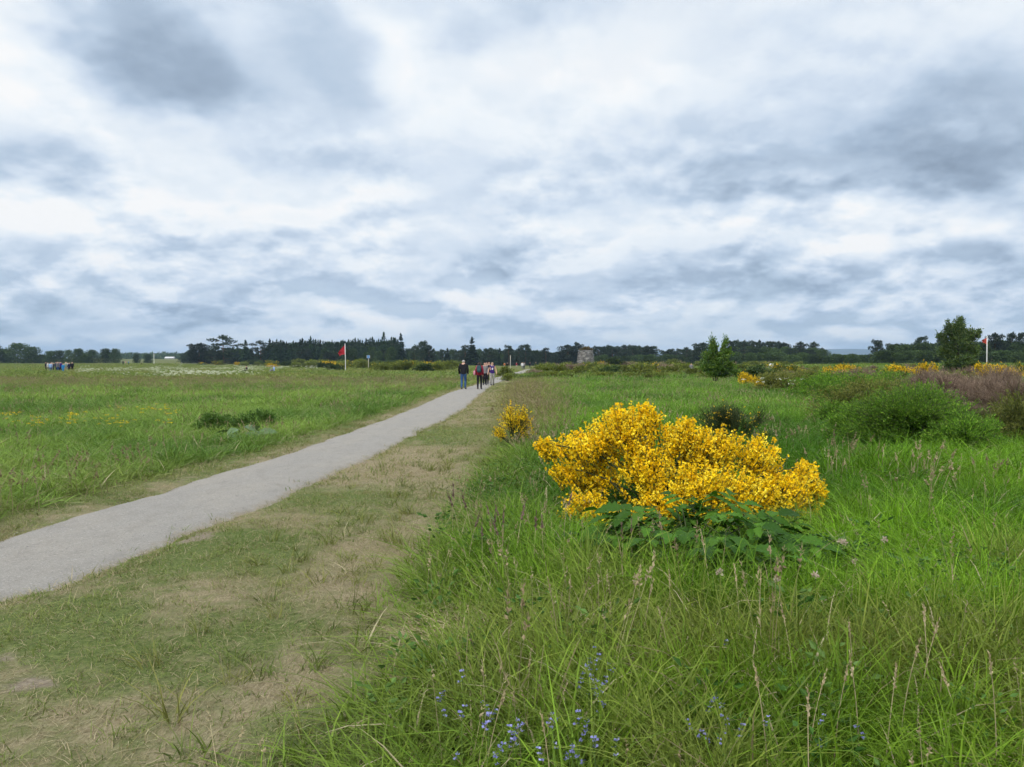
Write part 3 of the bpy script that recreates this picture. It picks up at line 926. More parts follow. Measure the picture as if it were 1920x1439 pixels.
# cow parsley in flower out in the left field, and along the field's edge
def umbels(name, n, spread, h, r):
    mb = MB()
    for i in range(n):
        a_ = R.random() * 6.28; r_ = spread * math.sqrt(R.random())
        b = np.array([r_ * math.cos(a_), r_ * math.sin(a_), 0])
        hh = h * R.uniform(0.75, 1.1)
        top = b + np.array([R.uniform(-.1, .1), R.uniform(-.1, .1), hh])
        q = 9
        off = rng.normal(size=(q, 3)) * np.array([r, r, r * 0.15])
        leaves(mb, top + off, rng.normal(size=(q, 3)) * np.array([1, 1, 0.25]), r * 0.9, r * 0.8, 0.1, np.column_stack([np.ones(q), rng.random(q), np.zeros(q)]))
    return mb.mesh(name, M_TINT)
par = protos('cow_parsley', [umbels('cow_parsley_%d' % i, 8, 0.9, 0.70, 0.058) for i in range(3)])
def field_patch(px0, px1, py0, py1, dens, fn=None):
    d0, d1 = EYE * F / (py1 - HOR), EYE * F / (py0 - HOR)
    n = int(dens * (d1 - d0) * (px1 - px0) / F * (d0 + d1) / 2)
    d = d0 + (d1 - d0) * rng.random(n); p = px0 + (px1 - px0) * rng.random(n)
    xy_ = np.column_stack([(p - 960) / F * d, d])
    k_ = fbm(xy_[:, 0] * 0.12, xy_[:, 1] * 0.06, 111, 3)
    return xy_[rng.random(n) < sstep(0.40, 0.66, k_)]
xy = np.vstack([field_patch(150, 480, 696, 720, 0.26), field_patch(520, 540, 708, 716, 0.5), field_patch(440, 645, 692, 699, 0.09), field_patch(330, 480, 687, 692, 0.025), field_patch(1440, 1640, 722, 748, 0.16)])
scatter('cow_parsley', 'white cow parsley flowering across the meadow', 'wildflowers', par, 3, xy, scl3(len(xy), 0.8, 1.3), lerp((0.45, 0.48, 0.33), (0.75, 0.77, 0.66), rng.random(len(xy))))
but = protos('buttercup', [umbels('buttercup_%d' % i, 5, 0.30, 0.40, 0.022) for i in range(2)])
xy = np.vstack([field_patch(0, 120, 800, 835, 1.3), field_patch(90, 330, 788, 825, 0.8), field_patch(0, 60, 870, 905, 1.0)])
scatter('buttercups', 'yellow buttercups in the left meadow', 'wildflowers', but, 2, xy, scl3(len(xy), 0.8, 1.2), lerp((0.6, 0.42, 0.01), (0.75, 0.55, 0.02), rng.random(len(xy))))

# ------------------------------------------------------------------ shrubs
def curve(p0, p1, lift, k=5):
    p0 = np.asarray(p0, float); p1 = np.asarray(p1, float)
    c = (p0 + p1) / 2 + np.asarray(lift, float)
    t = np.linspace(0, 1, k)[:, None]
    return (1 - t) ** 2 * p0 + 2 * t * (1 - t) * c + t ** 2 * p1
def shrub(root, lobes, base, n_twig, leaf=(0, 0.02, 0.008), flower=(0, 0.018), m_leaf=None, m_flower=None, m_stem=None, stem_r=0.014, twig_r=0.0025, twig_len=0.34,
          up=0.25, flower_from=0.25, bare_base=0.35, flower_prob=None, shell=0.45, sides=3, leaf_up=0.6, limb_from=0.35, rise=0.0):
    """limbs run from the foot into each lobe of the outline, twigs leave the limbs, leaves and flowers line the twigs"""
    stems, fol, flo = MB(), MB(), MB()
    lobes = [tuple(l) for l in lobes]
    wts = np.array([l[3] * l[5] + 0.02 for l in lobes]); wts /= wts.sum()
    limbs = []
    for l in lobes:
        c = np.array(l[:3])
        b = np.asarray(base, float) + np.array([R.uniform(-.06, .06), R.uniform(-.06, .06), 0])
        out = c - b
        limb = curve(b, c + np.array([0, 0, l[5] * 0.25]), (-0.12 * out[0], -0.12 * out[1], 0.15 * np.linalg.norm(out)), 7)
        limb[1:-1] += rng.normal(size=(5, 3)) * 0.02 * np.linalg.norm(out)
        limbs.append(limb)
        tube(stems, limb, stem_r, stem_r * 0.35, 5, (0.5, R.random(), 0))
    pick = rng.choice(len(lobes), n_twig, p=wts)
    for i in range(n_twig):
        l = lobes[pick[i]]; limb = limbs[pick[i]]
        dirv = unit(rng.normal(size=3) + np.array([0, 0, up]))
        rad = rng.random() ** shell
        q = np.array(l[:3]) + dirv * np.array(l[3:6]) * rad
        if q[2] < 0.02: q[2] = 0.02 + 0.05 * R.random()
        t = R.uniform(limb_from, 1.0) * 6
        k_ = min(int(t), 5); s0 = limb[k_] * (1 - t + k_) + limb[k_ + 1] * (t - k_)
        v = q - s0
        L_ = np.linalg.norm(v)
        if L_ > twig_len * 1.8:
            s0 = q - v / L_ * twig_len * 1.8
        if rise:
            L2 = min(L_, twig_len) * R.uniform(0.6, 1.1)
            dv = unit(unit(v) * (1 - rise) + np.array([R.uniform(-.3, .3), R.uniform(-.3, .3), 1.0]) * rise)
            s0 = q - dv * L2
            if s0[2] < 0.0: s0[2] = 0.0
            L_ = L2
        tw = curve(s0, q, (0, 0, -0.12 * L_ + 0.04), 5)
        tw[-1] += np.array([0, 0, 0.03 * R.random()])
        tube(stems, tw, twig_r * 1.3, twig_r * 0.6, sides, (0.5, R.random(), 0))
        seg = np.diff(tw, axis=0)
        tone = rng.random(3)
        def along(n, f0):
            u = (f0 + (1 - f0) * rng.random(n)) * 4
            j = np.minimum(u.astype(int), 3)
            return tw[j] + seg[j] * (u - j)[:, None], unit(seg[j])
        if leaf[0]:
            n = max(1, int(leaf[0] * R.uniform(0.7, 1.3)))
            Pt, Tn = along(n, 0.1)
            Dr = Tn * leaf_up + unit(rng.normal(size=(n, 3))) * 0.8 + np.array([0, 0, 0.25])
            leaves(fol, Pt + rng.normal(size=(n, 3)) * leaf[1] * 0.3, Dr, leaf[1] * (0.6 + 0.8 * rng.random(n)), leaf[2] * (0.7 + 0.6 * rng.random(n)), 0.2)
        if flower[0] and (flower_prob is None or R.random() < flower_prob):
            n = int(flower[0] * R.uniform(0.6, 1.3))
            Pt, Tn = along(n, flower_from)
            out = unit(rng.normal(size=(n, 3)))
            Pt = Pt + out * flower[1] * 0.6
            cc = np.clip(tone + rng.normal(size=(n, 3)) * 0.22, 0, 1)
            for a_ in range(3):
                Dr = out + Tn * 0.4 + rng.normal(size=(n, 3)) * 0.75
                leaves(flo, Pt, Dr, flower[1] * (0.8 + 0.5 * rng.random(n)), flower[1] * 0.85, 0.28, cc, 0.6)
    obj('stems', stems.mesh('stems', m_stem or M_TWIG, True), root)
    if fol.n: obj('foliage', fol.mesh('foliage', m_leaf), root, kind='stuff')
    if flo.n: obj('flowers', flo.mesh('flowers', m_flower), root, kind='stuff')
    return root

# the big broom in flower
BX, BY = ground_xy(1262, 992)
PPM = F / BY
def lobe(px, py, rx, ry, depth=0.0, rd=None):
    return ((px - 1262) / PPM, depth, (992 - py) / PPM, rx / PPM, (rd if rd else (rx + ry) * 0.6) / PPM, ry / PPM)
big_broom = thing('broom_bush', 'large broom bush covered in bright yellow flowers in the right foreground', 'bush', (BX, BY, H(BX, BY)))
shrub(big_broom, [lobe(1165, 805, 78, 50, 0.05), lobe(1218, 782, 26, 30, 0.0), lobe(1080, 842, 62, 30, -0.05), lobe(1020, 836, 22, 9, -0.1), lobe(1105, 900, 60, 26, 0.1), lobe(1052, 884, 26, 12, -0.1), lobe(1085, 950, 52, 36, -0.25), lobe(1120, 850, 60, 40, 0.25),
                  lobe(1200, 880, 70, 60, -0.1), lobe(1285, 838, 62, 52, 0.15), lobe(1345, 850, 70, 48, 0.05), lobe(1290, 915, 90, 58, -0.3), lobe(1220, 950, 60, 36, -0.35), lobe(1375, 925, 75, 52, -0.25),
                  lobe(1432, 862, 46, 42, 0.05), lobe(1455, 920, 70, 42, -0.1), lobe(1522, 916, 38, 28, 0.0), lobe(1520, 882, 26, 12, 0.05), lobe(1490, 958, 36, 20, -0.1), lobe(1350, 965, 50, 26, -0.3), lobe(1175, 815, 55, 45, 0.3), lobe(1290, 812, 24, 28, 0.0), lobe(1150, 965, 60, 24, -0.3), lobe(1240, 972, 80, 20, -0.4), lobe(1395, 968, 60, 22, -0.3), lobe(1500, 948, 42, 22, -0.1), lobe(1465, 968, 44, 18, -0.2), lobe(1540, 935, 18, 12, 0.0), lobe(1075, 968, 40, 22, -0.2)],
      (0, 0, 0), 2900, leaf=(4, 0.018, 0.006), flower=(14, 0.0215), m_leaf=M_BROOMLEAF, m_flower=M_YELLOW, m_stem=M_TWIG, twig_len=0.24, shell=0.5, flower_from=0.15, up=0.35, rise=0.5)
# its neighbours
def auto_lobes(w, d, h, n, seed, spire=0.0, low=0.45):
    rr = random.Random(seed)
    out = []
    for i in range(n):
        a_ = rr.random() * 6.28; r_ = math.sqrt(rr.random()) * 0.62
        x, y = math.cos(a_) * r_ * w / 2, math.sin(a_) * r_ * d / 2
        hh = h * (1 - 0.55 * r_ ** 2) * rr.uniform(0.75, 1.0)
        out.append((x, y, hh * rr.uniform(low, low + 0.2), w * rr.uniform(.17, .30), d * rr.uniform(.17, .30), hh * rr.uniform(.36, .48)))
    for i in range(max(6, n // 2)):
        a_ = i * 6.28 / max(6, n // 2) + rr.uniform(-.3, .3)
        out.append((math.cos(a_) * w * 0.36, math.sin(a_) * d * 0.36, h * 0.2, w * rr.uniform(.14, .2), d * rr.uniform(.14, .2), h * 0.2))
    return out
def place_shrub(name, label, px, base_py, h, w, n_l, seed, d=None, depth=None, group=None, **kw):
    dd = d if d else EYE * F / (base_py - HOR)
    x, y = at(px, dd)
    t = thing(name, label, 'bush', (x, y, H(x, y)), 0, group)
    shrub(t, auto_lobes(w, depth or w * 0.7, h, n_l, seed), (0, 0, 0), **kw)
    return t
place_shrub('broom_bush', 'small upright broom bush with yellow flowers at the verge edge', 962, 842, 1.0, 0.95, 9, 3, n_twig=320, leaf=(9, 0.02, 0.006), flower=(9, 0.019), m_leaf=M_BROOMLEAF, m_flower=M_YELLOW, twig_len=0.3, flower_prob=0.75, up=1.0)
place_shrub('broom_bush', 'dark green broom with few yellow flowers behind the large flowering bush', 1378, 852, 1.08, 1.75, 13, 4, n_twig=950, leaf=(16, 0.045, 0.005), flower=(5, 0.018), m_leaf=M_DARKBROOM, m_flower=M_YELLOW, twig_len=0.4, flower_prob=0.06, up=1.6, leaf_up=1.6)
# green and olive shrubs on the right
place_shrub('leafy_shrub', 'bright green rounded shrub in front of the brown thicket', 1712, 0, 1.30, 3.1, 26, 5, d=13.8, depth=2.0, n_twig=2300, leaf=(17, 0.05, 0.015), m_leaf=M_SHRUB, twig_len=0.5, up=1.2, leaf_up=1.2, shell=0.4)
place_shrub('leafy_shrub', 'green shrub at the right edge beside the bright rounded one', 1915, 0, 1.2, 2.2, 13, 6, d=14.0, n_twig=800, leaf=(16, 0.05, 0.014), m_leaf=M_OLIVE, twig_len=0.5, up=1.2, leaf_up=1.2)
place_shrub('leafy_shrub', 'olive green spreading shrub left of the brown thicket', 1635, 0, 1.42, 4.0, 22, 7, d=19.5, depth=2.6, n_twig=1500, leaf=(16, 0.06, 0.016), m_leaf=M_OLIVE, twig_len=0.55, up=1.3, leaf_up=1.3)
place_shrub('leafy_shrub', 'fresh green shrub beyond the cow parsley right of the small tree', 1545, 0, 1.55, 3.9, 15, 8, d=31, depth=2.4, n_twig=900, leaf=(16, 0.08, 0.026), m_leaf=M_SHRUB, twig_len=0.6, up=1.0)
place_shrub('leafy_shrub', 'low dark olive shrub beside the yellow gorse near the small tree', 1462, 0, 1.45, 3.2, 13, 9, d=38, n_twig=750, leaf=(16, 0.09, 0.024), m_leaf=M_OLIVE, twig_len=0.6, up=1.0)
place_shrub('leafy_shrub', 'long green shrub in front of the distant yellow gorse', 1665, 0, 1.55, 3.6, 14, 10, d=28, n_twig=900, leaf=(16, 0.07, 0.022), m_leaf=M_SHRUB, twig_len=0.6, up=1.0)
place_shrub('leafy_shrub', 'mid green shrub between the fresh green and olive ones', 1600, 0, 1.5, 3.2, 14, 13, d=25, n_twig=1000, leaf=(16, 0.065, 0.02), m_leaf=M_SHRUB, twig_len=0.6, up=1.0)
place_shrub('leafy_shrub', 'broad olive shrub behind the fresh green one', 1500, 0, 1.5, 4.4, 14, 14, d=48, n_twig=900, leaf=(15, 0.10, 0.03), m_leaf=M_OLIVE, twig_len=0.6, up=1.0)
place_shrub('leafy_shrub', 'low bright shrub on the right flank of the bright rounded one', 1815, 0, 0.95, 1.7, 10, 15, d=12.9, n_twig=700, leaf=(17, 0.05, 0.015), m_leaf=M_SHRUB, twig_len=0.5, up=1.2, leaf_up=1.2)
place_shrub('leafy_shrub', 'low bright shrub on the left flank of the bright rounded one', 1612, 0, 0.85, 1.5, 9, 16, d=14.6, n_twig=550, leaf=(17, 0.05, 0.015), m_leaf=M_SHRUB, twig_len=0.5, up=1.2, leaf_up=1.2)
place_shrub('leafy_shrub', 'small green shrub left of the olive spreading one', 1580, 0, 0.95, 1.8, 9, 12, d=18.5, n_twig=500, leaf=(16, 0.05, 0.015), m_leaf=M_SHRUB, twig_len=0.5, up=1.0)
for i, (px, d_, h_, w_, lab) in enumerate([(1795, 21.0, 1.48, 3.6, 'brown twiggy thicket behind the bright green shrub'), (1905, 18.5, 1.45, 3.0, 'brown twiggy thicket cut by the right edge of the view'), (1740, 27, 1.5, 3.8, 'brown twiggy thicket between olive shrub and rowan tree'),
                                          (1600, 44, 1.4, 5.0, 'low brown thicket behind the fresh green shrub'), (1860, 26, 1.55, 4.2, 'tall brown thicket in front of the rowan tree')]):
    place_shrub('dry_thicket', lab, px, 0, h_, w_, 18, 20 + i, d=d_, n_twig=1700 if i < 2 else 1300, leaf=(12, 0.10 if i < 2 else 0.13, 0.006 if i < 2 else 0.011), m_leaf=M_BROWN, m_stem=M_TWIGB, twig_len=0.6, up=2.0, leaf_up=1.8, shell=0.45)

# far scrub: a few kinds, copied bush by bush
def far_kind(name, seed, w, h, n_l, **kw):
    t = thing(name, 'x', 'bush')
    shrub(t, auto_lobes(w, w, h, n_l, seed), (0, 0, 0), stem_r=0.03, twig_r=0.006, **kw)
    return t
KINDS = {
    'green': far_kind('broom_bush', 31, 3.0, 2.0, 9, n_twig=230, leaf=(11, 0.26, 0.06), m_leaf=M_SCRUB, twig_len=0.7, up=1.2, leaf_up=1.2),
    'green2': far_kind('broom_bush', 32, 3.6, 1.7, 10, n_twig=230, leaf=(11, 0.24, 0.07), m_leaf=M_SCRUB, twig_len=0.7, up=0.9, leaf_up=1.0),
    'dark': far_kind('leafy_shrub', 33, 3.2, 2.2, 10, n_twig=260, leaf=(12, 0.22, 0.09), m_leaf=M_DECID, twig_len=0.7, up=0.6),
    'spark': far_kind('gorse_bush', 34, 3.2, 1.8, 10, n_twig=230, leaf=(10, 0.24, 0.06), flower=(5, 0.09), flower_prob=0.3, m_leaf=M_SCRUB, m_flower=M_YFAR, twig_len=0.7, up=1.1, leaf_up=1.2),
    'yellow': far_kind('gorse_bush', 35, 3.4, 1.7, 11, n_twig=240, leaf=(5, 0.18, 0.05), flower=(8, 0.10), flower_prob=0.9, m_leaf=M_BROOMLEAF, m_flower=M_YFAR, twig_len=0.6, up=0.9),
    'brown': far_kind('dry_thicket', 36, 3.4, 1.5, 10, n_twig=260, leaf=(11, 0.22, 0.03), m_leaf=M_BROWN, m_stem=M_TWIGB, twig_len=0.7, up=1.8, leaf_up=1.6),
}
KSIZE = {'green': (3.0, 2.0), 'green2': (3.6, 1.7), 'dark': (3.2, 2.2), 'spark': (3.2, 1.8), 'yellow': (3.4, 1.7), 'brown': (3.4, 1.5)}
used = set()
def put_kind(kind, px, d, w, h, label, group=None):
    x, y = at(px, d)
    bw, bh = KSIZE[kind]
    sc = (w / bw, w / bw, h / bh)
    loc = (x, y, H(x, y) - 0.03)
    k_ = KINDS[kind]
    if kind not in used:
        used.add(kind)
        k_.location = loc; k_.rotation_euler = (0, 0, R.random() * 6.28); k_.scale = sc
        k_['label'] = label
        if group: k_['group'] = group
        return k_
    return dup(k_, label, loc, R.random() * 6.28, sc, group)
# single ones worth pointing at
for kind, px, d, w, top, lab in [
    ('dark', 1152, 150, 5.5, 664, 'large dark rounded bush right of the stone cairn'),
    ('yellow', 1128, 155, 2.2, 672, 'small gorse with yellow flowers at the left foot of the dark bush'),
    ('dark', 1212, 165, 5.0, 668, 'second dark bush right of the large dark one by the cairn'),
    ('green', 1262, 175, 6.0, 671, 'pale green bush between dark bushes and small hawthorn tree'),
    ('yellow', 1402, 47, 1.3, 686, 'yellow gorse right of the small hawthorn tree'),
    ('yellow', 1424, 44, 0.9, 696, 'low yellow gorse sprig before the gorse by the hawthorn'),
    ('yellow', 1566, 76, 3.2, 673, 'yellow gorse bush under the blue hill gap'),
    ('yellow', 1602, 72, 2.2, 675, 'yellow gorse next right of the one under the hill gap'),
    ('yellow', 1578, 66, 2.0, 681, 'lower yellow gorse in front of the pair under the hill gap'),
    ('yellow', 1690, 74, 3.6, 674, 'wide low yellow gorse left of the rowan tree'),
    ('yellow', 1741, 72, 2.6, 668, 'tallest yellow gorse touching the left side of the rowan'),
    ('yellow', 1852, 70, 3.0, 670, 'yellow gorse at the foot of the right flagpole'),
    ('yellow', 1886, 66, 3.0, 672, 'broad yellow gorse right of the right flagpole'),
    ('spark', 1918, 68, 2.6, 670, 'half green gorse at the right edge of the view'),
    ('green', 945, 88, 2.4, 684, 'dark green bush on the bend of the path behind the walkers'),
    ('dark', 795, 118, 4.5, 676, 'dark brownish bush among the broom left of the walkers'),
    ('dark', 628, 142, 3.6, 677, 'dark bush left of the left flagpole'),
    ('green', 951, 68, 1.6, 698, 'first low bush on the right verge at the path bend'),
    ('green2', 966, 71, 2.2, 697, 'second low bush on the right verge at the path bend'),
    ('dark', 985, 69, 2.0, 700, 'third low dark bush on the right verge at the path bend'),
    ('green2', 1100, 190, 6.0, 684, 'low bush hiding the foot of the cairn'),
    ('green', 1075, 200, 5.0, 682, 'bush at the left foot of the cairn'),
    ('green2', 1125, 130, 5.0, 690, 'spreading bush in front of the cairn and dark bush'),
    ('brown', 1005, 92, 3.0, 691, 'low brown bush right of the path bend')]:
    put_kind(kind, px, d, w, top_z(top, d) - H(*at(px, d)), lab)
rb = random.Random(77)
# scrub band on the left, between field and trees
n = 0
for i in range(105):
    px = rb.uniform(372, 868)
    front = np.interp(px, [370, 520, 650, 740, 870], [320, 235, 150, 128, 112])
    d = front + (rb.random() ** 1.6) * 110
    top = 673 + 4.5 * (fbm(px * 0.02, 0.5, 141, 3) - 0.5) * 2 + rb.uniform(-1.5, 4) + (4 if d < front + 8 else 0)
    h = max(1.2, top_z(top, d) - H(*at(px, d)))
    kind = rb.choices(['green', 'green2', 'spark', 'yellow', 'dark'], [4, 4, 4, 1.2, 1.0])[0]
    lab = {'green': 'upright green broom bush in the scrub band behind the left field', 'green2': 'spreading green broom bush in the scrub band behind the left field', 'spark': 'green gorse bush dotted with yellow in the scrub band behind the left field',
           'yellow': 'fully yellow gorse bush in the scrub band behind the left field', 'dark': 'dark leafy bush in the scrub band behind the left field'}[kind]
    put_kind(kind, px, d, h * rb.uniform(1.5, 2.3), h, lab, 'scrub behind the left field: ' + kind)
# scrub in the middle, right of the path
for i in range(95):
    px = rb.uniform(975, 1500)
    d = rb.uniform(82, 210)
    if px > 1300: d = rb.uniform(62, 210)
    x, y = at(px, d)
    if x < path_r(d) + 2.5 and d < 215: continue
    h = min(rb.uniform(0.9, 1.5) + d * 0.004, top_z(676, d) - H(x, y))
    kind = rb.choices(['green', 'green2', 'dark', 'spark', 'brown'], [4, 5, 1.5, 1.2, 1.5])[0]
    lab = {'green': 'upright green bush on the moor right of the path', 'green2': 'spreading green bush on the moor right of the path', 'dark': 'dark leafy bush on the moor right of the path',
           'spark': 'green gorse dotted with yellow on the moor right of the path', 'brown': 'brown twiggy thicket on the moor right of the path'}[kind]
    put_kind(kind, px, d, h * rb.uniform(1.8, 2.8), h, lab, 'scrub right of the path: ' + kind)
# low scrub edging the green meadow in the middle
for i in range(34):
    px = rb.uniform(990, 1310)
    d = rb.uniform(66, 98)
    x, y = at(px, d)
    h = rb.uniform(0.6, 1.0)
    kind = rb.choices(['green', 'green2', 'dark'], [4, 5, 1])[0]
    lab = {'green': 'low upright bush edging the green meadow before the cairn', 'green2': 'low spreading bush edging the green meadow before the cairn', 'dark': 'low dark bush edging the green meadow before the cairn'}[kind]
    put_kind(kind, px, d, h * rb.uniform(2.0, 3.4), h, lab, 'low scrub edging the meadow: ' + kind)
# heath under the far right trees
for i in range(46):
    px = rb.uniform(1420, 1960)
    d = rb.uniform(50, 130)
    x, y = at(px, d)
    h = min(rb.uniform(0.8, 1.3), top_z(681, d) - H(x, y))
    kind = rb.choices(['brown', 'green2', 'spark', 'green'], [5, 3, 1, 1])[0]
    lab = {'green': 'upright green bush on the heath at the far right', 'green2': 'spreading green bush on the heath at the far right', 'spark': 'green gorse dotted with yellow on the heath at the far right', 'brown': 'low brown thicket on the heath at the far right'}[kind]
    put_kind(kind, px, d, h * rb.uniform(2.0, 3.2), h, lab, 'heath at the far right: ' + kind)

# ------------------------------------------------------------------ trees
def clump_leaves(mb, c, r, n, size, up=0.2, flat=1.0):
    dv = unit(rng.normal(size=(n, 3)))
    rad = rng.random(n) ** 0.4
    Pt = np.asarray(c) + dv * np.asarray(r) * rad[:, None]
    Dr = dv + rng.normal(size=(n, 3)) * 0.6 + np.array([0, 0, up])
    leaves(mb, Pt, Dr, size * (0.6 + 0.8 * rng.random(n)), size * 0.55 * (0.6 + 0.8 * rng.random(n)), 0.2)
def round_tree(name, seed, h, w, n_l, n_leaf, size, m_leaf, trunk=0.18, bare=0.04, squash=1.0):
    rr = random.Random(seed)
    t = thing(name, 'x', 'tree')
    tr, cr = MB(), MB()
    tube(tr, [(0, 0, -0.1), (rr.uniform(-.1, .1), 0, h * 0.25), (rr.uniform(-.2, .2), rr.uniform(-.2, .2), h * 0.7)], trunk, trunk * 0.3, 7, (.5, .5, .5))
    for i in range(n_l):
        z = h * (bare + (1 - bare) * (i + 0.5) / n_l)
        u = (z / h - bare) / (1 - bare)
        R_ = w / 2 * (math.sin(math.pi * min(1, (0.18 + 0.80 * u))) ** 0.7)
        a_ = i * 2.4 + rr.random(); q = rr.uniform(0.3, 0.85)
        c = np.array([math.cos(a_) * R_ * q, math.sin(a_) * R_ * q, z])
        r_ = np.array([w * rr.uniform(.18, .28)] * 2 + [h * rr.uniform(.09, .16) * squash])
        if c[2] + r_[2] > h: c[2] = h - r_[2] * 0.8
        tube(tr, curve((0, 0, z * 0.55), c, (0, 0, -0.05 * h), 4), trunk * 0.3, trunk * 0.06, 4, (.5, .5, .5))
        clump_leaves(cr, c, r_, n_leaf, size)
    obj('trunk', tr.mesh('trunk', M_BARK, True), t)
    obj('crown', cr.mesh('crown', m_leaf), t, kind='stuff')
    return t
def spruce(name, seed, h, w, lv, m_leaf=None, droop=0.25, gap=0.0, dens=1.0):
    rr = random.Random(seed)
    t = thing(name, 'x', 'tree')
    tr, cr = MB(), MB()
    tube(tr, [(0, 0, -0.1), (0, 0, h * 0.5), (0, 0, h)], w * 0.045, 0.02, 6, (.5, .5, .5))
    for i in range(lv):
        u = i / (lv - 1)
        z = h * (0.06 + 0.93 * u)
        Rz = w / 2 * (1 - u ** 1.25) ** 0.9 * rr.uniform(0.75, 1.1) + 0.12
        nb = max(6, int((9 * (1 - u) + 5)))
        for b in range(nb):
            a_ = rr.random() * 6.28
            L_ = Rz * rr.uniform(0.65, 1.1)
            if rr.random() < gap: continue
            tip = np.array([math.cos(a_) * L_, math.sin(a_) * L_, z - droop * L_ + 0.06 * h * (u > .8)])
            st = np.array([0, 0, z])
            if L_ > 0.5: tube(tr, [st, tip], 0.03, 0.008, 3, (.5, .5, .5))
            n_ = max(4, int(16 * dens * L_ / (w / 2) + 4))
            tt = rng.random(n_)[:, None]
            Pt = st + (tip - st) * tt
            side = np.array([-math.sin(a_), math.cos(a_), 0])
            Dr = (tip - st) / L_ * 0.7 + side * rng.choice([-1, 1], n_)[:, None] * 0.7 + rng.normal(size=(n_, 3)) * 0.25 + np.array([0, 0, -0.25])
            leaves(cr, Pt, Dr, w * (0.18 - 0.09 * u) * (0.6 + 0.7 * rng.random(n_)), w * (0.085 - 0.03 * u), 0.2)
    obj('trunk', tr.mesh('trunk', M_BARK, True), t)
    obj('crown', cr.mesh('crown', m_leaf or M_CONIFER), t, kind='stuff')
    return t
def scots_pine(name, seed, h, w, layers, n_leaf=130, bare=0.35, flat=0.55, spread=1.0, m_leaf=None):
    rr = random.Random(seed)
    t = thing(name, 'x', 'tree')
    tr, cr = MB(), MB()
    bendx, bendy = rr.uniform(-.05, .05) * h, rr.uniform(-.05, .05) * h
    stem = curve((0, 0, -0.1), (bendx, bendy, h * 0.95), (rr.uniform(-.06, .06) * h, 0, 0), 8)
    tube(tr, stem, h * 0.022, h * 0.006, 7, (.5, .5, .5))
    for i in range(layers):
        u = (i + rr.random() * 0.6) / layers
        z = h * (bare + (0.98 - bare) * u)
        L_ = w / 2 * spread * (0.45 + 0.75 * math.sin(math.pi * (0.25 + 0.65 * u))) * rr.uniform(0.5, 1.0)
        a_ = i * 2.4 + rr.uniform(-.5, .5)
        st = np.array([bendx * z / h, bendy * z / h, z - 0.04 * h])
        c = st + np.array([math.cos(a_) * L_, math.sin(a_) * L_, 0.06 * h * rr.random()])
        tube(tr, curve(st, c, (0, 0, 0.02 * h), 4), h * 0.008, h * 0.003, 4, (.5, .5, .5))
        r_ = np.array([w * rr.uniform(.14, .22), w * rr.uniform(.14, .22), w * flat * rr.uniform(.16, .26)])
        clump_leaves(cr, c, r_, n_leaf, w * 0.075, 0.6)
        clump_leaves(cr, st * 0.4 + c * 0.6, r_ * 0.7, n_leaf // 2, w * 0.075, 0.6)
    clump_leaves(cr, (bendx, bendy, h * 0.95), np.array([w * .17, w * .17, h * .05]), n_leaf, w * 0.075, 0.6)
    obj('trunk', tr.mesh('trunk', M_PINEBARK, True), t)
    obj('crown', cr.mesh('crown', m_leaf or M_PINE), t, kind='stuff')
    return t

# two small trees standing on the moor
def put_new(t, px, d, label, rz=0.0, name=None):
    x, y = at(px, d)
    t.location = (x, y, H(x, y)); t.rotation_euler = (0, 0, rz); t['label'] = label
    return t
def moor_tree(name, label, px, d, lobes, trunk_pts, trunk_r, n_twig, leaf, m_leaf, twig_len, up):
    x, y = at(px, d)
    t = thing(name, label, 'tree', (x, y, H(x, y)))
    tr = MB()
    for pts, r0, r1 in trunk_pts:
        tube(tr, pts, r0, r1, 7, (.5, .5, .5))
    obj('trunk', tr.mesh('trunk', M_BARK, True), t)
    tmp = bpy.data.objects.new('tmp', None)
    shrub(tmp, lobes, trunk_pts[0][0][-1], n_twig, leaf=leaf, m_leaf=m_leaf, m_stem=M_BARK, stem_r=trunk_r * 0.45, twig_r=0.006, twig_len=twig_len, up=up, limb_from=0.2, shell=0.5)
    for c in list(tmp.children):
        c.parent = t
        c.name = 'limbs' if c.name.startswith('stems') else 'crown'
    bpy.data.objects.remove(tmp)
    return t
hs = 53 / F
def hl(px, py, rx, ry): return ((px - 1341) * hs, R.uniform(-.35, .35), (725 - py) * hs, rx * hs, (rx + ry) / 2 * hs * 1.1, ry * hs)
moor_tree('hawthorn_tree', 'small bushy green tree standing alone in the meadow', 1341, 53,
          [hl(1340, 660, 16, 20), hl(1334, 645, 9, 14), hl(1361, 645, 7, 15), hl(1326, 672, 14, 16), hl(1362, 668, 15, 18), hl(1318, 690, 13, 11), hl(1345, 690, 22, 16), hl(1372, 692, 15, 13), hl(1335, 703, 16, 9), hl(1360, 705, 16, 8), hl(1383, 702, 9, 6), hl(1350, 678, 20, 20)],
          [([(0, 0, -.1), (0.03, 0, .35), (0.02, 0, 0.8)], 0.075, 0.05), ([(-0.06, 0.02, -.05), (-0.10, 0, .35), (-0.22, 0.02, 0.9)], 0.05, 0.03), ([(0.05, -0.02, -.05), (0.12, 0, .4), (0.3, 0.02, 0.95)], 0.045, 0.03)], 0.075, 950, (16, 0.13, 0.06), M_HAW, 0.55, 0.5)
rs = 75 / F
def rl(px, py, rx, ry): return ((px - 1800) * rs, R.uniform(-.6, .6), (712 - py) * rs, rx * rs, (rx + ry) / 2 * rs * 1.1, ry * rs)
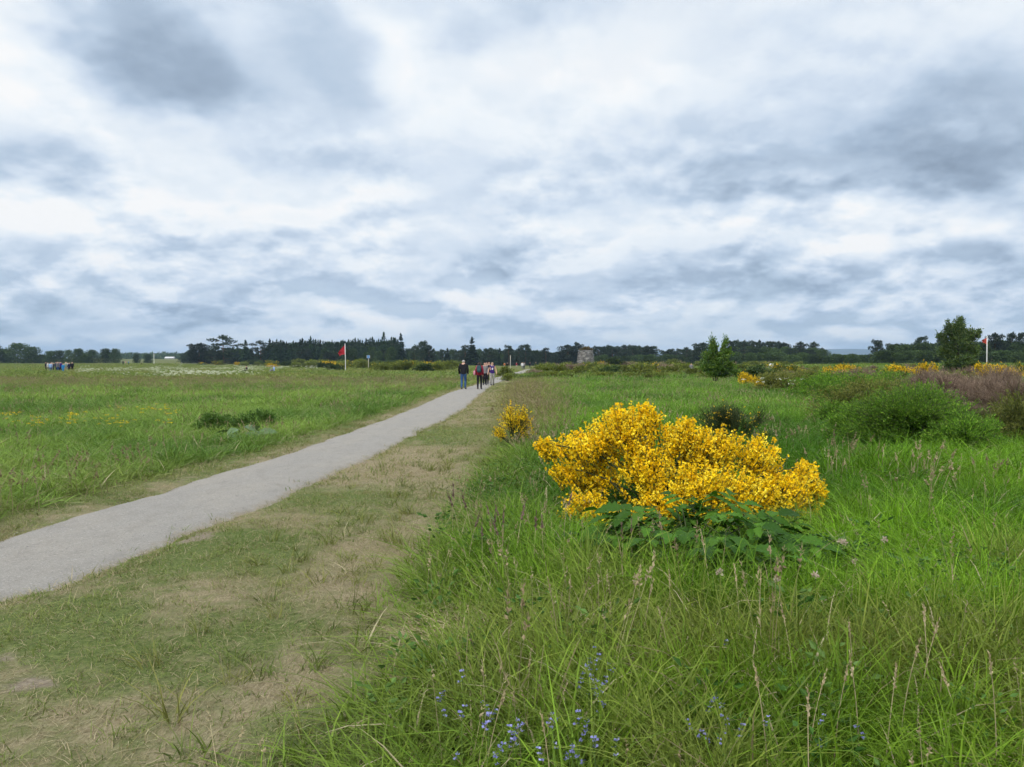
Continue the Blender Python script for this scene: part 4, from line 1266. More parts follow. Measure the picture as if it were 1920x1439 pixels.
moor_tree('rowan_tree', 'tall bushy rowan tree beside the right flag', 1800, 75,
          [rl(1797, 618, 17, 18), rl(1799, 602, 8, 7), rl(1778, 620, 12, 12), rl(1770, 606, 4, 4), rl(1768, 632, 12, 9), rl(1822, 630, 16, 15), rl(1840, 625, 6, 7), rl(1800, 650, 28, 20), rl(1778, 665, 20, 17), rl(1828, 662, 18, 20), rl(1800, 680, 30, 14), rl(1775, 688, 16, 8), rl(1826, 688, 16, 8), rl(1800, 640, 20, 20)],
          [([(0, 0, -.1), (0.05, 0, .6), (0.02, 0, 1.3)], 0.13, 0.09), ([(-0.1, 0.05, -.05), (-0.25, 0, .7), (-0.5, 0.05, 1.6)], 0.08, 0.05), ([(0.1, -.05, -.05), (0.3, 0, .8), (0.6, 0, 1.7)], 0.07, 0.05)], 0.13, 1250, (16, 0.24, 0.09), M_ROWAN, 0.8, 0.3)

# far trees
TK = {
    'round': (round_tree('round_tree', 51, 9.0, 8.0, 30, 130, 0.50, M_DECID), 9.0, 8.0),
    'round2': (round_tree('round_tree', 52, 8.0, 6.5, 26, 130, 0.48, M_DECID, squash=1.2), 8.0, 6.5),
    'round3': (round_tree('round_tree', 53, 7.0, 9.5, 30, 130, 0.50, M_DECID, squash=0.9), 7.0, 9.5),
    'spruce': (spruce('spruce_tree', 54, 13.0, 5.2, 34), 13.0, 5.2),
    'spruce2': (spruce('spruce_tree', 55, 12.0, 4.4, 32, gap=0.1), 12.0, 4.4),
    'spruce3': (spruce('spruce_tree', 56, 12.5, 6.0, 34, droop=0.35), 12.5, 6.0),
    'pine': (scots_pine('pine_tree', 57, 10.5, 6.5, 18, bare=0.22), 10.5, 6.5),
    'pine2': (scots_pine('pine_tree', 58, 10.0, 5.2, 15, bare=0.18), 10.0, 5.2),
    'pine3': (scots_pine('pine_tree', 59, 9.5, 8.0, 22, bare=0.08, flat=0.6), 9.5, 8.0),
    'layer': (scots_pine('pine_tree', 60, 14.0, 11.0, 17, n_leaf=70, bare=0.12, flat=0.18, spread=1.15), 14.0, 11.0),
}
used_t = set()
def put_tree(kind, px, d, top, wpx, label, group=None, sink=0.0):
    proto, bh, bw = TK[kind]
    x, y = at(px, d)
    z = H(x, y) - sink
    h = top_z(top, d) - z
    w = wpx / F * d
    sc = (w / bw, w / bw, h / bh)
    if kind not in used_t:
        used_t.add(kind)
        proto.location = (x, y, z); proto.scale = sc; proto.rotation_euler = (0, 0, R.random() * 6.28); proto['label'] = label
        if group: proto['group'] = group
        return proto
    return dup(proto, label, (x, y, z), R.random() * 6.28, sc, group)
g = 'trees at the left edge'
for kind, px, top, w, lab in [('round', -12, 647, 44, 'dark round tree cut by the left edge of the view'), ('round', 34, 645, 46, 'broad dark round tree at the left edge group'), ('round3', 60, 652, 40, 'lower spreading tree at the right of the left edge group'), ('round2', 12, 656, 34, 'smaller tree in front of the left edge group'),
                              ('round2', 95, 659, 26, 'first small tree in the row right of the left edge group'), ('round2', 112, 658, 24, 'second small tree in the row beyond the visitors'), ('round', 129, 657, 22, 'third small tree in the row beyond the visitors'),
                              ('round2', 147, 655, 26, 'tallest small tree in the row beyond the visitors'), ('round', 173, 657, 28, 'wide small tree near the right of the row'), ('round2', 199, 655, 24, 'small tree second from the right end of the row'), ('round', 216, 655, 22, 'small tree at the right end of the row'),
                              ('round3', 78, 666, 34, 'low bush-like tree between the edge group and the row'), ('round3', 160, 667, 30, 'low bush-like tree at the foot of the row'), ('round2', 256, 664, 14, 'single small tree left of the white pole'),
                              ('round3', 278, 665, 18, 'small dark tree behind the white pole'), ('round3', 346, 668, 22, 'small dark tree left of the rounded pine')]:
    put_tree(kind, px, 385 if px < 230 else 440, top, w, lab)
for kind, px, top, w, d, lab in [('pine3', 373, 646, 40, 345, 'rounded dark pine at the left end of the wood'), ('layer', 420, 630, 50, 345, 'tall layered pine with tiers open to the sky'), ('pine', 403, 652, 26, 340, 'lower pine left of the layered pine'),
                                 ('spruce3', 461, 641, 26, 340, 'pointed conifer right of the layered pine'), ('spruce2', 446, 650, 14, 350, 'thin conifer between layered pine and pointed conifer'), ('layer', 489, 640, 34, 345, 'ragged pine at the left shoulder of the plantation'), ('spruce', 506, 639, 24, 342, 'conifer beside the ragged pine'),
                                 ('spruce', 583, 634, 20, 335, 'highest conifer in the left half of the plantation'), ('spruce2', 720, 626, 22, 338, 'tallest spindly conifer at the right end of the plantation'), ('spruce', 740, 637, 20, 335, 'conifer just left of the twin spruces'),
                                 ('spruce', 752, 629, 26, 330, 'tall pointed spruce right of the plantation'), ('pine3', 793, 642, 26, 330, 'dark rounded pine between spruce and walkers'), ('pine2', 804, 648, 16, 330, 'small pine beside the dark rounded pine'), ('pine2', 777, 650, 18, 340, 'low conifer left of the dark rounded pine'),
                                 ('spruce3', 885, 636, 32, 325, 'broad spruce behind the walkers'), ('pine2', 873, 648, 18, 325, 'small tree on the left shoulder of the broad spruce'),
                                 ('pine2', 920, 653, 20, 350, 'pine right of the broad spruce'), ('pine', 955, 649, 18, 350, 'tall pine above the distant pale post'), ('pine3', 985, 648, 26, 350, 'leaning broad pine above the bend of the path'), ('pine2', 972, 655, 16, 352, 'small pine left of the leaning broad pine'),
                                 ('pine2', 1024, 653, 16, 350, 'single pine midway between path bend and cairn'), ('round2', 1005, 658, 26, 355, 'round tree left of the single pine'), ('pine3', 1066, 649, 36, 345, 'wide pine just left of the cairn'), ('pine', 1084, 644, 24, 350, 'pine rising behind the left side of the cairn'),
                                 ('pine2', 1240, 657, 12, 380, 'tiny pine in the gap right of the cairn wood'), ('pine3', 1315, 645, 34, 300, 'dark pines left behind the small hawthorn'), ('pine2', 1287, 652, 20, 330, 'pine at the right end of the low wood'),
                                 ('pine', 1501, 643, 30, 300, 'broad pine near the right end of the right wood'), ('pine', 1525, 643, 22, 300, 'flat topped pine at the right end of the right wood'), ('pine2', 1541, 653, 12, 305, 'small pine sloping down to the blue hill gap'),
                                 ('pine', 1646, 639, 24, 230, 'lone pine right of the blue hill gap'), ('pine2', 1666, 645, 16, 230, 'small pine beside the lone pine'), ('pine', 1725, 633, 26, 225, 'pine standing above the rounded trees left of the rowan'), ('pine', 1763, 630, 20, 225, 'pine seen just left of the rowan'),
                                 ('pine3', 1866, 628, 30, 210, 'dark pine right of the right flag'), ('pine', 1895, 626, 22, 210, 'open crowned pine near the right edge'), ('pine', 1914, 625, 24, 208, 'open crowned pine at the right edge')]:
    put_tree(kind, px, d, top, w, lab)
rt = random.Random(5)
gl = 'dark conifers of the plantation behind the left flag'
px = 512
while px < 742:
    top = 642 - 5 * sstep(640, 700, px) + rt.uniform(-3, 3)
    put_tree(rt.choice(['spruce', 'spruce2', 'spruce3']), px, rt.uniform(335, 352), top, rt.uniform(15, 22), 'dark conifer in the dense plantation behind the left flag', gl)
    put_tree(rt.choice(['spruce', 'spruce3', 'spruce2']), px + 4, rt.uniform(358, 380), top - rt.uniform(-4, 2), rt.uniform(16, 24), 'dark conifer in the dense plantation behind the left flag', gl)
    if rt.random() < 0.55:
        put_tree(rt.choice(['round2', 'pine3']), px + rt.uniform(-4, 4), rt.uniform(322, 332), rt.uniform(652, 662), rt.uniform(16, 26), 'lower dark tree along the front of the plantation', 'low trees fronting the plantation')
    px += rt.uniform(6.5, 9.5)
def row(px0, px1, step, top0, top1, d0, d1, kinds, wr, label, group):
    p = px0
    while p < px1:
        u = (p - px0) / (px1 - px0)
        put_tree(rt.choice(kinds), p, rt.uniform(d0, d1), top0 + (top1 - top0) * u + rt.uniform(-2.5, 3.5), rt.uniform(*wr), label, group)
        p += step * rt.uniform(0.7, 1.3)
row(352, 515, 9, 660, 652, 350, 375, ['pine3', 'round2', 'spruce3'], (18, 28), 'dark tree filling the wood around the layered pine', 'trees around the layered pine')
row(508, 742, 7, 647, 643, 382, 400, ['round2', 'round', 'pine3'], (20, 30), 'dark tree deep in the plantation behind the left flag', 'trees deep in the plantation')
row(755, 960, 8, 657, 658, 345, 380, ['pine3', 'round2', 'round', 'spruce3'], (18, 28), 'dark tree in the low wood behind the walkers', 'low wood behind the walkers')
row(955, 1085, 7.5, 661, 659, 360, 395, ['pine3', 'pine2', 'round2'], (18, 26), 'dark tree in the low wood left of the cairn', 'low wood left of the cairn')
row(1116, 1228, 7, 652, 650, 340, 375, ['pine2', 'pine3', 'pine'], (16, 24), 'dark pine in the wood right of the cairn', 'pines right of the cairn')
row(1250, 1310, 8, 657, 657, 350, 380, ['pine2', 'pine3'], (16, 24), 'dark pine in the low wood left of the hawthorn', 'low pines left of the hawthorn')
row(1118, 1310, 10, 668, 668, 300, 330, ['round3', 'round2'], (22, 32), 'low green tree along the foot of the middle wood', 'low trees in the middle distance')
row(1368, 1475, 6.5, 641, 642, 300, 325, ['pine', 'pine2', 'pine3'], (14, 22), 'dark pine in the right hand wood behind the hawthorn', 'pines of the right wood')
row(1370, 1545, 9, 652, 655, 285, 300, ['pine3', 'round2', 'round3'], (20, 30), 'dark tree filling the foot of the right hand wood', 'fill of the right wood')
row(1375, 1650, 10, 663, 667, 235, 262, ['round3', 'round2'], (26, 40), 'low willow scrub before the right hand wood', 'willow scrub before the right wood')
row(1545, 1640, 10, 668, 668, 262, 285, ['round3', 'round2'], (22, 34), 'low tree in the gap below the blue hill', 'low trees under the hill gap')
row(1675, 1960, 11, 648, 640, 205, 235, ['round', 'round2', 'round3'], (34, 52), 'rounded green tree in the wood behind the rowan', 'wood behind the rowan')
row(1650, 1960, 14, 660, 660, 185, 205, ['round3', 'round2'], (34, 50), 'low rounded tree fronting the wood behind the rowan', 'low trees before the rowan wood')

# distant wood on the rising ground to the left, too far to tell the trees apart
mb = MB()
for d, p0, p1, t0, t1, n in ((900, 205, 372, 664.5, 665.5, 150), (1150, 150, 420, 662.5, 664, 190)):
    for i in range(n):
        px = rt.uniform(p0, p1)
        x, y = at(px, d + rt.uniform(-40, 40))
        z0 = H(x, y)
        zt = top_z(t0 + (t1 - t0) * (px - p0) / (p1 - p0) + rt.uniform(-1.4, 1.6), d)
        hh = max(3.0, zt - z0)
        clump_leaves(mb, (x, y, z0 + hh * 0.5), np.array([hh * 0.55, hh * 0.55, hh * 0.5]), 34, hh * 0.34)
dw = obj('distant_wood', mb.mesh('distant_wood', M_DECID), kind='stuff')
dw['label'] = 'hazy wood on the low rise at the far left'
dw['category'] = 'wood'

# ------------------------------------------------------------------ stone cairn
M_STONE = mat_leaf('cairn_stone', (0.10, 0.094, 0.088), (0.205, 0.195, 0.183), (0.31, 0.295, 0.28), 0.0, 0.9, 0.15, 0.0)
M_MORTAR = mat_plain('cairn_core', (0.06, 0.058, 0.055), 0.95, 0.3, 2)
M_TURF = mat_leaf('cairn_turf', (0.07, 0.055, 0.018), (0.13, 0.10, 0.03), (0.20, 0.11, 0.04), 0.2, 0.8, 0.1, 0.0)
cd = 262.0
cx, cyy = at(1098, cd)
cz = H(cx, cyy)
c_h = top_z(657, cd) - cz
cairn = thing('stone_cairn', 'round tapering stone memorial cairn with a heathery top', 'cairn', (cx, cyy, cz))
core, stones, turf = MB(), MB(), MB()
rb0, rt0 = 17.0 / F * cd, 13.2 / F * cd
tube(core, [(0, 0, -0.3), (0, 0, c_h * 0.5), (0, 0, c_h)], rb0 - 0.25, rt0 - 0.25, 24)
z = 0.0
rc = random.Random(9)
while z < c_h - 0.05:
    ch = rc.uniform(0.28, 0.42)
    rr_ = rb0 + (rt0 - rb0) * z / c_h
    a_ = rc.random() * 6.28; end = a_ + 2 * math.pi
    while a_ < end - 0.02:
        da = min(rc.uniform(0.35, 0.95) / rr_, end - a_)
        am = a_ + da / 2
        M4 = Matrix.Translation((math.cos(am) * rr_, math.sin(am) * rr_, z + ch / 2)) @ Matrix.Rotation(am, 4, 'Z')
        pr_ = rc.uniform(-0.03, 0.09)
        box(stones, (-0.45, -da * rr_ / 2 + 0.025, -ch / 2 + 0.02), (pr_, da * rr_ / 2 - 0.025, ch / 2 - 0.02), (rc.random(), rc.random(), 0), 0.07, M4)
        a_ += da
    z += ch
clump_leaves(turf, (0, 0, c_h + 0.1), np.array([rt0 * 0.98, rt0 * 0.98, 0.30]), 500, 0.45, 1.0)
clump_leaves(turf, (0.3, 0, c_h + 0.4), np.array([rt0 * 0.75, rt0 * 0.75, 0.6]), 400, 0.45, 1.0)
obj('core', core.mesh('core', M_MORTAR), cairn)
obj('stonework', stones.mesh('stonework', M_STONE), cairn, kind='stuff')
obj('turf_cap', turf.mesh('turf_cap', M_TURF), cairn, kind='stuff')

# ------------------------------------------------------------------ flags and other small furniture
M_WPAINT = mat_plain('white_paint', (0.72, 0.72, 0.71), 0.5, 0.06, 3)
M_RED = mat_plain('red_cloth', (0.30, 0.010, 0.018), 0.8, 0.2, 4)
M_REDF = mat_plain('faded_red_cloth', (0.36, 0.045, 0.025), 0.8, 0.2, 4)
M_BLUE = mat_plain('blue_panel', (0.10, 0.25, 0.50), 0.6, 0.1, 4)
M_PALE = mat_plain('pale_wood', (0.45, 0.42, 0.36), 0.8, 0.15, 4)
M_GLASS = mat_plain('dark_glass', (0.03, 0.035, 0.04), 0.2, 0.1, 4)
M_ROOFW = mat_plain('pale_roof', (0.55, 0.56, 0.57), 0.6, 0.06, 1)
def cloth_flag(fly, drop, droop, mat, mesh_name, lean=0.25):
    nu, nv = 15, 9
    V = []; 
    for i in range(nu):
        u = i / (nu - 1)
        for j in range(nv):
            v = j / (nv - 1)
            sag = droop * u ** 1.3
            x = -fly * u * (1 - 0.18 * v) * (0.92 + 0.08 * math.cos(v * 6))
            y = 0.07 * math.sin(u * 7 + v * 2.2) * (0.3 + u)
            zz = -drop * v * (1 - 0.72 * u) - sag
            V.append((x, y, zz))
    V = np.array(V)
    th = np.array([0, 0.006, 0])
    n0 = len(V)
    q = np.array([[i * nv + j, (i + 1) * nv + j, (i + 1) * nv + j + 1, i * nv + j + 1] for i in range(nu - 1) for j in range(nv - 1)])
    rim = []
    edge = [i * nv for i in range(nu)] + [(nu - 1) * nv + j for j in range(1, nv)] + [i * nv + nv - 1 for i in range(nu - 2, -1, -1)] + [j for j in range(nv - 2, 0, -1)]
    for a_, b_ in zip(edge, edge[1:] + edge[:1]):
        rim.append((a_, b_, b_ + n0, a_ + n0))
    Fq = np.vstack([q, q[:, ::-1] + n0, np.array(rim)])
    return new_mesh(mesh_name, np.vstack([V - th / 2, V + th / 2]), Fq, (mat,), smooth=True)
def flagpole(label, px, d, top, fly, drop, droop, mat, lean):
    x, y = at(px, d)
    z = H(x, y)
    h = top_z(top, d) - z
    t = thing('flagpole', label, 'flag', (x, y, z))
    p = MB()
    tube(p, [(0, 0, -0.3), (-lean * 0.4, 0, h * 0.5), (-lean, 0, h)], 0.055, 0.042, 10)
    po = obj('pole', p.mesh('pole', M_WPAINT, True), t)
    c = MB()
    V_, F_ = ICO2
    c.add(V_ * 0.07 + np.array([-lean, 0, h + 0.04]), F_)
    obj('finial', c.mesh('finial', M_WPAINT, True), t)
    obj('flag_cloth', cloth_flag(fly, drop, droop, mat, 'flag_cloth'), t, (-lean - 0.03, 0, h - 0.12))
    return t
flagpole('white flagpole with a red flag on the edge of the left field', 648, 128, 646, 1.15, 1.55, 1.35, M_RED, 0.07)
flagpole('white flagpole with a faded red flag beside the rowan tree', 1850, 95, 632, 0.62, 0.80, 0.30, M_REDF, 0.02)
def post(name, label, cat, px, d, top, r, mat, top_part=None):
    x, y = at(px, d)
    z = H(x, y)
    h = top_z(top, d) - z
    t = thing(name, label, cat, (x, y, z))
    p = MB()
    tube(p, [(0, 0, -0.3), (0, 0, h * 0.5), (0, 0, h)], r, r * 0.85, 8)
    obj('post', p.mesh('post', mat, True), t)
    c = MB()
    box(c, (-r * 1.4, -r * 1.4, h), (r * 1.4, r * 1.4, h + r * 0.8))
    obj('post_cap', c.mesh('post_cap', mat), t)
    if top_part:
        b = MB()
        w, hh = top_part
        box(b, (-w / 2, -0.06 - r, h - hh), (w / 2, -r - 0.003, h + 0.02))
        obj('sign_panel', b.mesh('sign_panel', M_BLUE), t)
        for q in (-1, 1):
            f = MB()
            box(f, (q * w / 2 - 0.03, -0.075 - r, h - hh - 0.03), (q * w / 2 + 0.03, -0.02 - r, h + 0.05))
            obj('sign_frame', f.mesh('sign_frame', M_PALE), t)
    return t
post('white_pole', 'thin white pole standing at the far edge of the left field', 'pole', 289, 330, 664, 0.09, M_WPAINT)
post('sign', 'small blue sign on a post above the scrub left of the walkers', 'sign', 691, 150, 667, 0.06, M_PALE, (0.55, 0.5))
post('post', 'pale post standing by the distant bend of the path', 'post', 957, 235, 667, 0.10, M_PALE)
# white roofed building far off on the left
x, y = at(319, 860)
z = H(x, y)
fb = thing('farm_building', 'long low farm building with a white roof far beyond the left field', 'building', (x, y, z))
rz_ = top_z(672, 860) - z
w_, = (4.6,)
m1 = MB(); box(m1, (-w_, -2.5, -0.5), (w_, 2.5, rz_)); obj('wall', m1.mesh('wall', M_PALE), fb)
m1 = MB()
ht_ = top_z(669.3, 860) - z
V = [(-w_ - .3, -3, rz_ + .003), (w_ + .3, -3, rz_ + .003), (w_ + .3, 0, ht_), (-w_ - .3, 0, ht_), (-w_ - .3, 3, rz_ + .003), (w_ + .3, 3, rz_ + .003)]
m1.add(V, [(0, 1, 2), (0, 2, 3), (3, 2, 5), (3, 5, 4), (0, 3, 4), (1, 5, 2), (0, 4, 5), (0, 5, 1)])
obj('roof', m1.mesh('roof', M_ROOFW), fb)
for i in range(4):
    m1 = MB(); xx = -3.3 + i * 2.2
    box(m1, (xx - .5, -2.56, rz_ * 0.45), (xx + .5, -2.503, rz_ * 0.8))
    obj('window', m1.mesh('window', M_GLASS), fb)
# white boulder on the heath
def boulder(name, label, px, d, w, h):
    x, y = at(px, d)
    V_, F_ = ICO2
    n_ = 1 + 0.35 * (vnoise(V_[:, 0] * 2 + 5, V_[:, 1] * 2 + V_[:, 2] * 3, 4) - 0.5)
    mb = MB(); mb.add(V_ * n_[:, None] * np.array([w / 2, w / 3, h / 2]) + np.array([0, 0, h * 0.42]), F_)
    o = obj(name, mb.mesh(name, mat_plain('white_stone', (0.55, 0.55, 0.53), 0.85, 0.2, 6, 0.4)), None, (x, y, H(x, y)))
    o['label'] = label; o['category'] = 'stone'
boulder('boulder', 'small white stone on the heath right of the hawthorn', 1447, 112, 0.9, top_z(679.5, 112) - H(*at(1447, 112)))

# ------------------------------------------------------------------ people
def cloth(name, c, c2=None, scale=6.0):
    return mat_plain(name, c, 0.85, 0.18, scale, 0, 0.2, c2)
SKIN = mat_plain('skin', (0.55, 0.33, 0.25), 0.6, 0.06, 10)
PAL = {'black': (0.012, 0.012, 0.016), 'navy': (0.014, 0.018, 0.055), 'jeans': (0.035, 0.085, 0.20), 'red': (0.22, 0.014, 0.03), 'teal': (0.03, 0.07, 0.085), 'pink': (0.52, 0.22, 0.28), 'lightblue': (0.25, 0.38, 0.62), 'blue': (0.02, 0.19, 0.42),
       'white': (0.62, 0.62, 0.62), 'grey': (0.18, 0.18, 0.19), 'green': (0.20, 0.26, 0.20), 'beige': (0.35, 0.29, 0.22), 'purple': (0.035, 0.012, 0.13), 'darkgreen': (0.03, 0.05, 0.03), 'orange': (0.40, 0.13, 0.03)}
CM = {k_: cloth(k_ + '_cloth', v_) for k_, v_ in PAL.items()}
CM['floral'] = cloth('floral_cloth', (0.03, 0.035, 0.035), (0.50, 0.48, 0.44), 22.0)
HAIR = {'grey': mat_plain('grey_hair', (0.33, 0.32, 0.31), 0.8, 0.3, 30), 'dark': mat_plain('dark_hair', (0.022, 0.016, 0.012), 0.6, 0.3, 30), 'blond': mat_plain('blond_hair', (0.55, 0.45, 0.28), 0.6, 0.2, 30), 'brown': mat_plain('brown_hair', (0.08, 0.05, 0.03), 0.6, 0.3, 30)}
M_SHOE = mat_plain('shoe', (0.03, 0.03, 0.032), 0.6, 0.3, 10)
def seg_dist(Pn, a_, b_):
    ab = b_ - a_
    t = np.clip(((Pn - a_) @ ab) / (ab @ ab + 1e-9), 0, 1)
    return np.linalg.norm(Pn - (a_ + t[:, None] * ab), axis=1)
def person(label, px, d, rz=0.0, h=1.72, pose='walk', top='black', legs='jeans', hair='dark', hair_len=0.0, bulk=1.0, detail=2, stride=0.18, sleeves=True, backpack=None, bag=None, lanyard=False, arm=0.0, dz=0.0, group=None, fem=False, skirt=False):
    x, y = at(px, d)
    t = thing('person', label, 'person', (x, y, H(x, y) + dz + (0.045 if path_l(y) < x < path_r(y) else 0)), rz, group, h / 1.75)
    sgn = 1
    sw = 0.165 if fem else 0.19
    J = {'pel': (0, 0, .97), 'sp': (0, 0, 1.15), 'ch': (0, .0, 1.36), 'nk': (0, .005, 1.51), 'hd': (0, .02, 1.62), 'ht': (0, .01, 1.70)}
    rad = {'pel': (.155 * bulk, .12 * bulk), 'sp': (.14 * bulk, .11 * bulk), 'ch': (.165 * bulk, .12 * bulk), 'nk': (.058, .058), 'hd': (.082, .10), 'ht': (.06, .075)}
    E = [('pel', 'sp'), ('sp', 'ch'), ('ch', 'nk'), ('nk', 'hd'), ('hd', 'ht')]
    for s_, sx in (('l', -1), ('r', 1)):
        st = stride * sx
        if pose == 'sit':
            J.update({'hip' + s_: (.10 * sx, .02, .20), 'kn' + s_: (.17 * sx, .42, .36), 'an' + s_: (.13 * sx, .66, .07), 'to' + s_: (.14 * sx, .82, .05)})
        else:
            J.update({'hip' + s_: (.095 * sx, 0, .90), 'kn' + s_: (.10 * sx, .05 + st * .55, .50), 'an' + s_: (.095 * sx, st - (.05 if st < 0 else 0), .09 + (.03 if st < -.1 else 0)), 'to' + s_: (.11 * sx, st + .15, .04)})
        rad.update({'hip' + s_: (.092 * bulk,) * 2, 'kn' + s_: (.062,) * 2, 'an' + s_: (.044,) * 2, 'to' + s_: (.036, .036)})
        E += [('pel', 'hip' + s_), ('hip' + s_, 'kn' + s_), ('kn' + s_, 'an' + s_), ('an' + s_, 'to' + s_)]
        zo = -0.75 if pose == 'sit' else 0.0
        sa = -stride * sx * 0.7
        J.update({'sh' + s_: (sw * sx, 0, 1.42), 'el' + s_: ((sw + .055 + arm) * sx * bulk ** .5, -.03 + sa * .4, 1.14), 'wr' + s_: ((sw + .05 + arm * 1.8) * sx * bulk ** .5, .06 + sa, .91), 'ha' + s_: ((sw + .045 + arm * 2) * sx * bulk ** .5, .08 + sa, .83)})
        rad.update({'sh' + s_: (.062 * bulk,) * 2, 'el' + s_: (.046 * bulk ** .5,) * 2, 'wr' + s_: (.030,) * 2, 'ha' + s_: (.034, .022)})
        E += [('ch', 'sh' + s_), ('sh' + s_, 'el' + s_), ('el' + s_, 'wr' + s_), ('wr' + s_, 'ha' + s_)]
    if pose == 'sit':
        for k_ in J:
            if k_[:2] in ('ki',): pass
            if not k_.startswith(('hip', 'kn', 'an', 'to')):
                a_ = J[k_]; J[k_] = (a_[0], a_[1] + 0.10 * (a_[2] - .97), a_[2] - 0.77)
    names = list(J)
    me = bpy.data.meshes.new('body_cage')
    me.from_pydata([J[k_] for k_ in names], [(names.index(a_), names.index(b_)) for a_, b_ in E], [])
    o = bpy.data.objects.new('body_cage', me)
    COL.objects.link(o)
    md = o.modifiers.new('skin', 'SKIN')
    md.use_smooth_shade = True
    for i, k_ in enumerate(names):
        me.skin_vertices[0].data[i].radius = rad[k_]
        me.skin_vertices[0].data[i].use_root = (k_ == 'pel')
    ms = o.modifiers.new('sub', 'SUBSURF')
    ms.levels = detail; ms.render_levels = detail
    dg = bpy.context.evaluated_depsgraph_get()
    ev = o.evaluated_get(dg)
    bm_ = bpy.data.meshes.new_from_object(ev)
    V = np.array([v.co[:] for v in bm_.vertices]); Fs = [tuple(p.vertices) for p in bm_.polygons]
    Nn = np.array([v.normal[:] for v in bm_.vertices])
    bpy.data.objects.remove(o); bpy.data.meshes.remove(me); bpy.data.meshes.remove(bm_)
    segs = [(np.array(J[a_]), np.array(J[b_]), a_ + '-' + b_) for a_, b_ in E]
    Dm = np.stack([seg_dist(V, a_, b_) for a_, b_, _ in segs], 1)
    lab = [segs[i][2] for i in Dm.argmin(1)]
    def region(fn): return np.array([fn(l, v) for l, v in zip(lab, V)])
    zo = -0.77 if pose == 'sit' else 0.0
    r_leg = region(lambda l, v: l.startswith(('hip', 'kn')) or 'hip' in l or (l == 'pel-sp' and v[2] < 1.0 + zo))
    r_top = region(lambda l, v: l in ('pel-sp', 'sp-ch') or (l == 'ch-nk' and v[2] < 1.47 + zo) or l.startswith('ch-sh') or (l.startswith('sh') and True) or (sleeves and l.startswith('el')) or ('hip' in l and l.startswith('pel') and v[2] > 0.86 + zo))
    if not sleeves:
        r_top = r_top & region(lambda l, v: not l.startswith(('sh', 'el')))
    r_sho = region(lambda l, v: l.startswith('an') or (l.startswith('kn') and v[2] < 0.10))
    hz_ = 1.62 + zo
    r_hair = region(lambda l, v: l in ('nk-hd', 'hd-ht') and (v[2] > hz_ + 0.055 or (v[1] < 0.02 + (0.065 if pose == 'sit' else 0) and v[2] > hz_ - 0.05)))
    def shell(nm, mask, off, mat):
        fs = [f for f in Fs if sum(mask[i] for i in f) >= len(f) * 0.6]
        if not fs: return None
        ids = sorted({i for f in fs for i in f}); mp = {i: k_ for k_, i in enumerate(ids)}
        return obj(nm, new_mesh(nm, V[ids] + Nn[ids] * off, [tuple(mp[i] for i in f) for f in fs], (mat,), smooth=True), t)
    # the body itself, with fingers for the nearer ones
    VB, FB = [V], list(Fs)
    n0 = len(V)
    if detail >= 2:
        for s_, sx in (('l', -1), ('r', 1)):
            w0, h0 = np.array(J['wr' + s_]), np.array(J['ha' + s_])
            dv = unit(h0 - w0)
            for q in range(5):
                fm = MB()
                if q < 4:
                    st = h0 + np.array([0, (q - 1.5) * 0.016, 0]) + dv * 0.01
                    ln = (0.055, 0.068, 0.062, 0.048)[q]
                    tube(fm, [st, st + dv * ln * .55, st + dv * ln + np.array([-0.012 * sx, 0, 0])], .0085, .0055, 5)
                else:
                    st = w0 * 0.45 + h0 * 0.55 + np.array([0, 0.028, 0])
                    tube(fm, [st, st + np.array([-.008 * sx, .025, -.02]), st + np.array([-.016 * sx, .034, -.05])], .010, .006, 5)
                vv = np.vstack(fm.V); ff = np.vstack(fm.F)
                FB += [tuple(int(i) + n0 for i in f) for f in ff]
                VB.append(vv); n0 += len(vv)
    obj('body', new_mesh('body', np.vstack(VB), FB, (SKIN,), smooth=True), t)
    shell('trousers', r_leg & ~r_sho, 0.012, CM[legs])
    shell('jacket' if sleeves else 'vest_top', r_top, 0.020, CM[top])
    shell('shoes', r_sho, 0.014, M_SHOE)
    shell('hair', r_hair, 0.014, HAIR[hair])
    hx, hy, hzz = J['hd']
    if detail >= 2:
        f = MB(); V_, F_ = ICO1
        f.add(V_ * np.array([.014, .02, .022]) + np.array([hx, hy + .105, hzz - .005]), F_)
        obj('nose', f.mesh('nose', SKIN, True), t)
        for q in (-1, 1):
            f = MB(); f.add(V_ * .010 + np.array([hx + .032 * q, hy + .092, hzz + .025]), F_); obj('eye', f.mesh('eye', M_SHOE, True), t)
            f = MB(); f.add(V_ * np.array([.010, .018, .03]) + np.array([hx + .088 * q, hy, hzz]), F_); obj('ear', f.mesh('ear', SKIN, True), t)
        f = MB(); f.add(V_ * np.array([.022, .006, .006]) + np.array([hx, hy + .092, hzz - .045]), F_); obj('mouth', f.mesh('mouth', CM['red'], True), t)
    if hair_len:
        f = MB(); V_, F_ = ICO2
        f.add(V_ * np.array([.085, .045, hair_len]) + np.array([hx, hy - .085, hzz - hair_len * 0.55]), F_)
        obj('long_hair', f.mesh('long_hair', HAIR[hair], True), t)
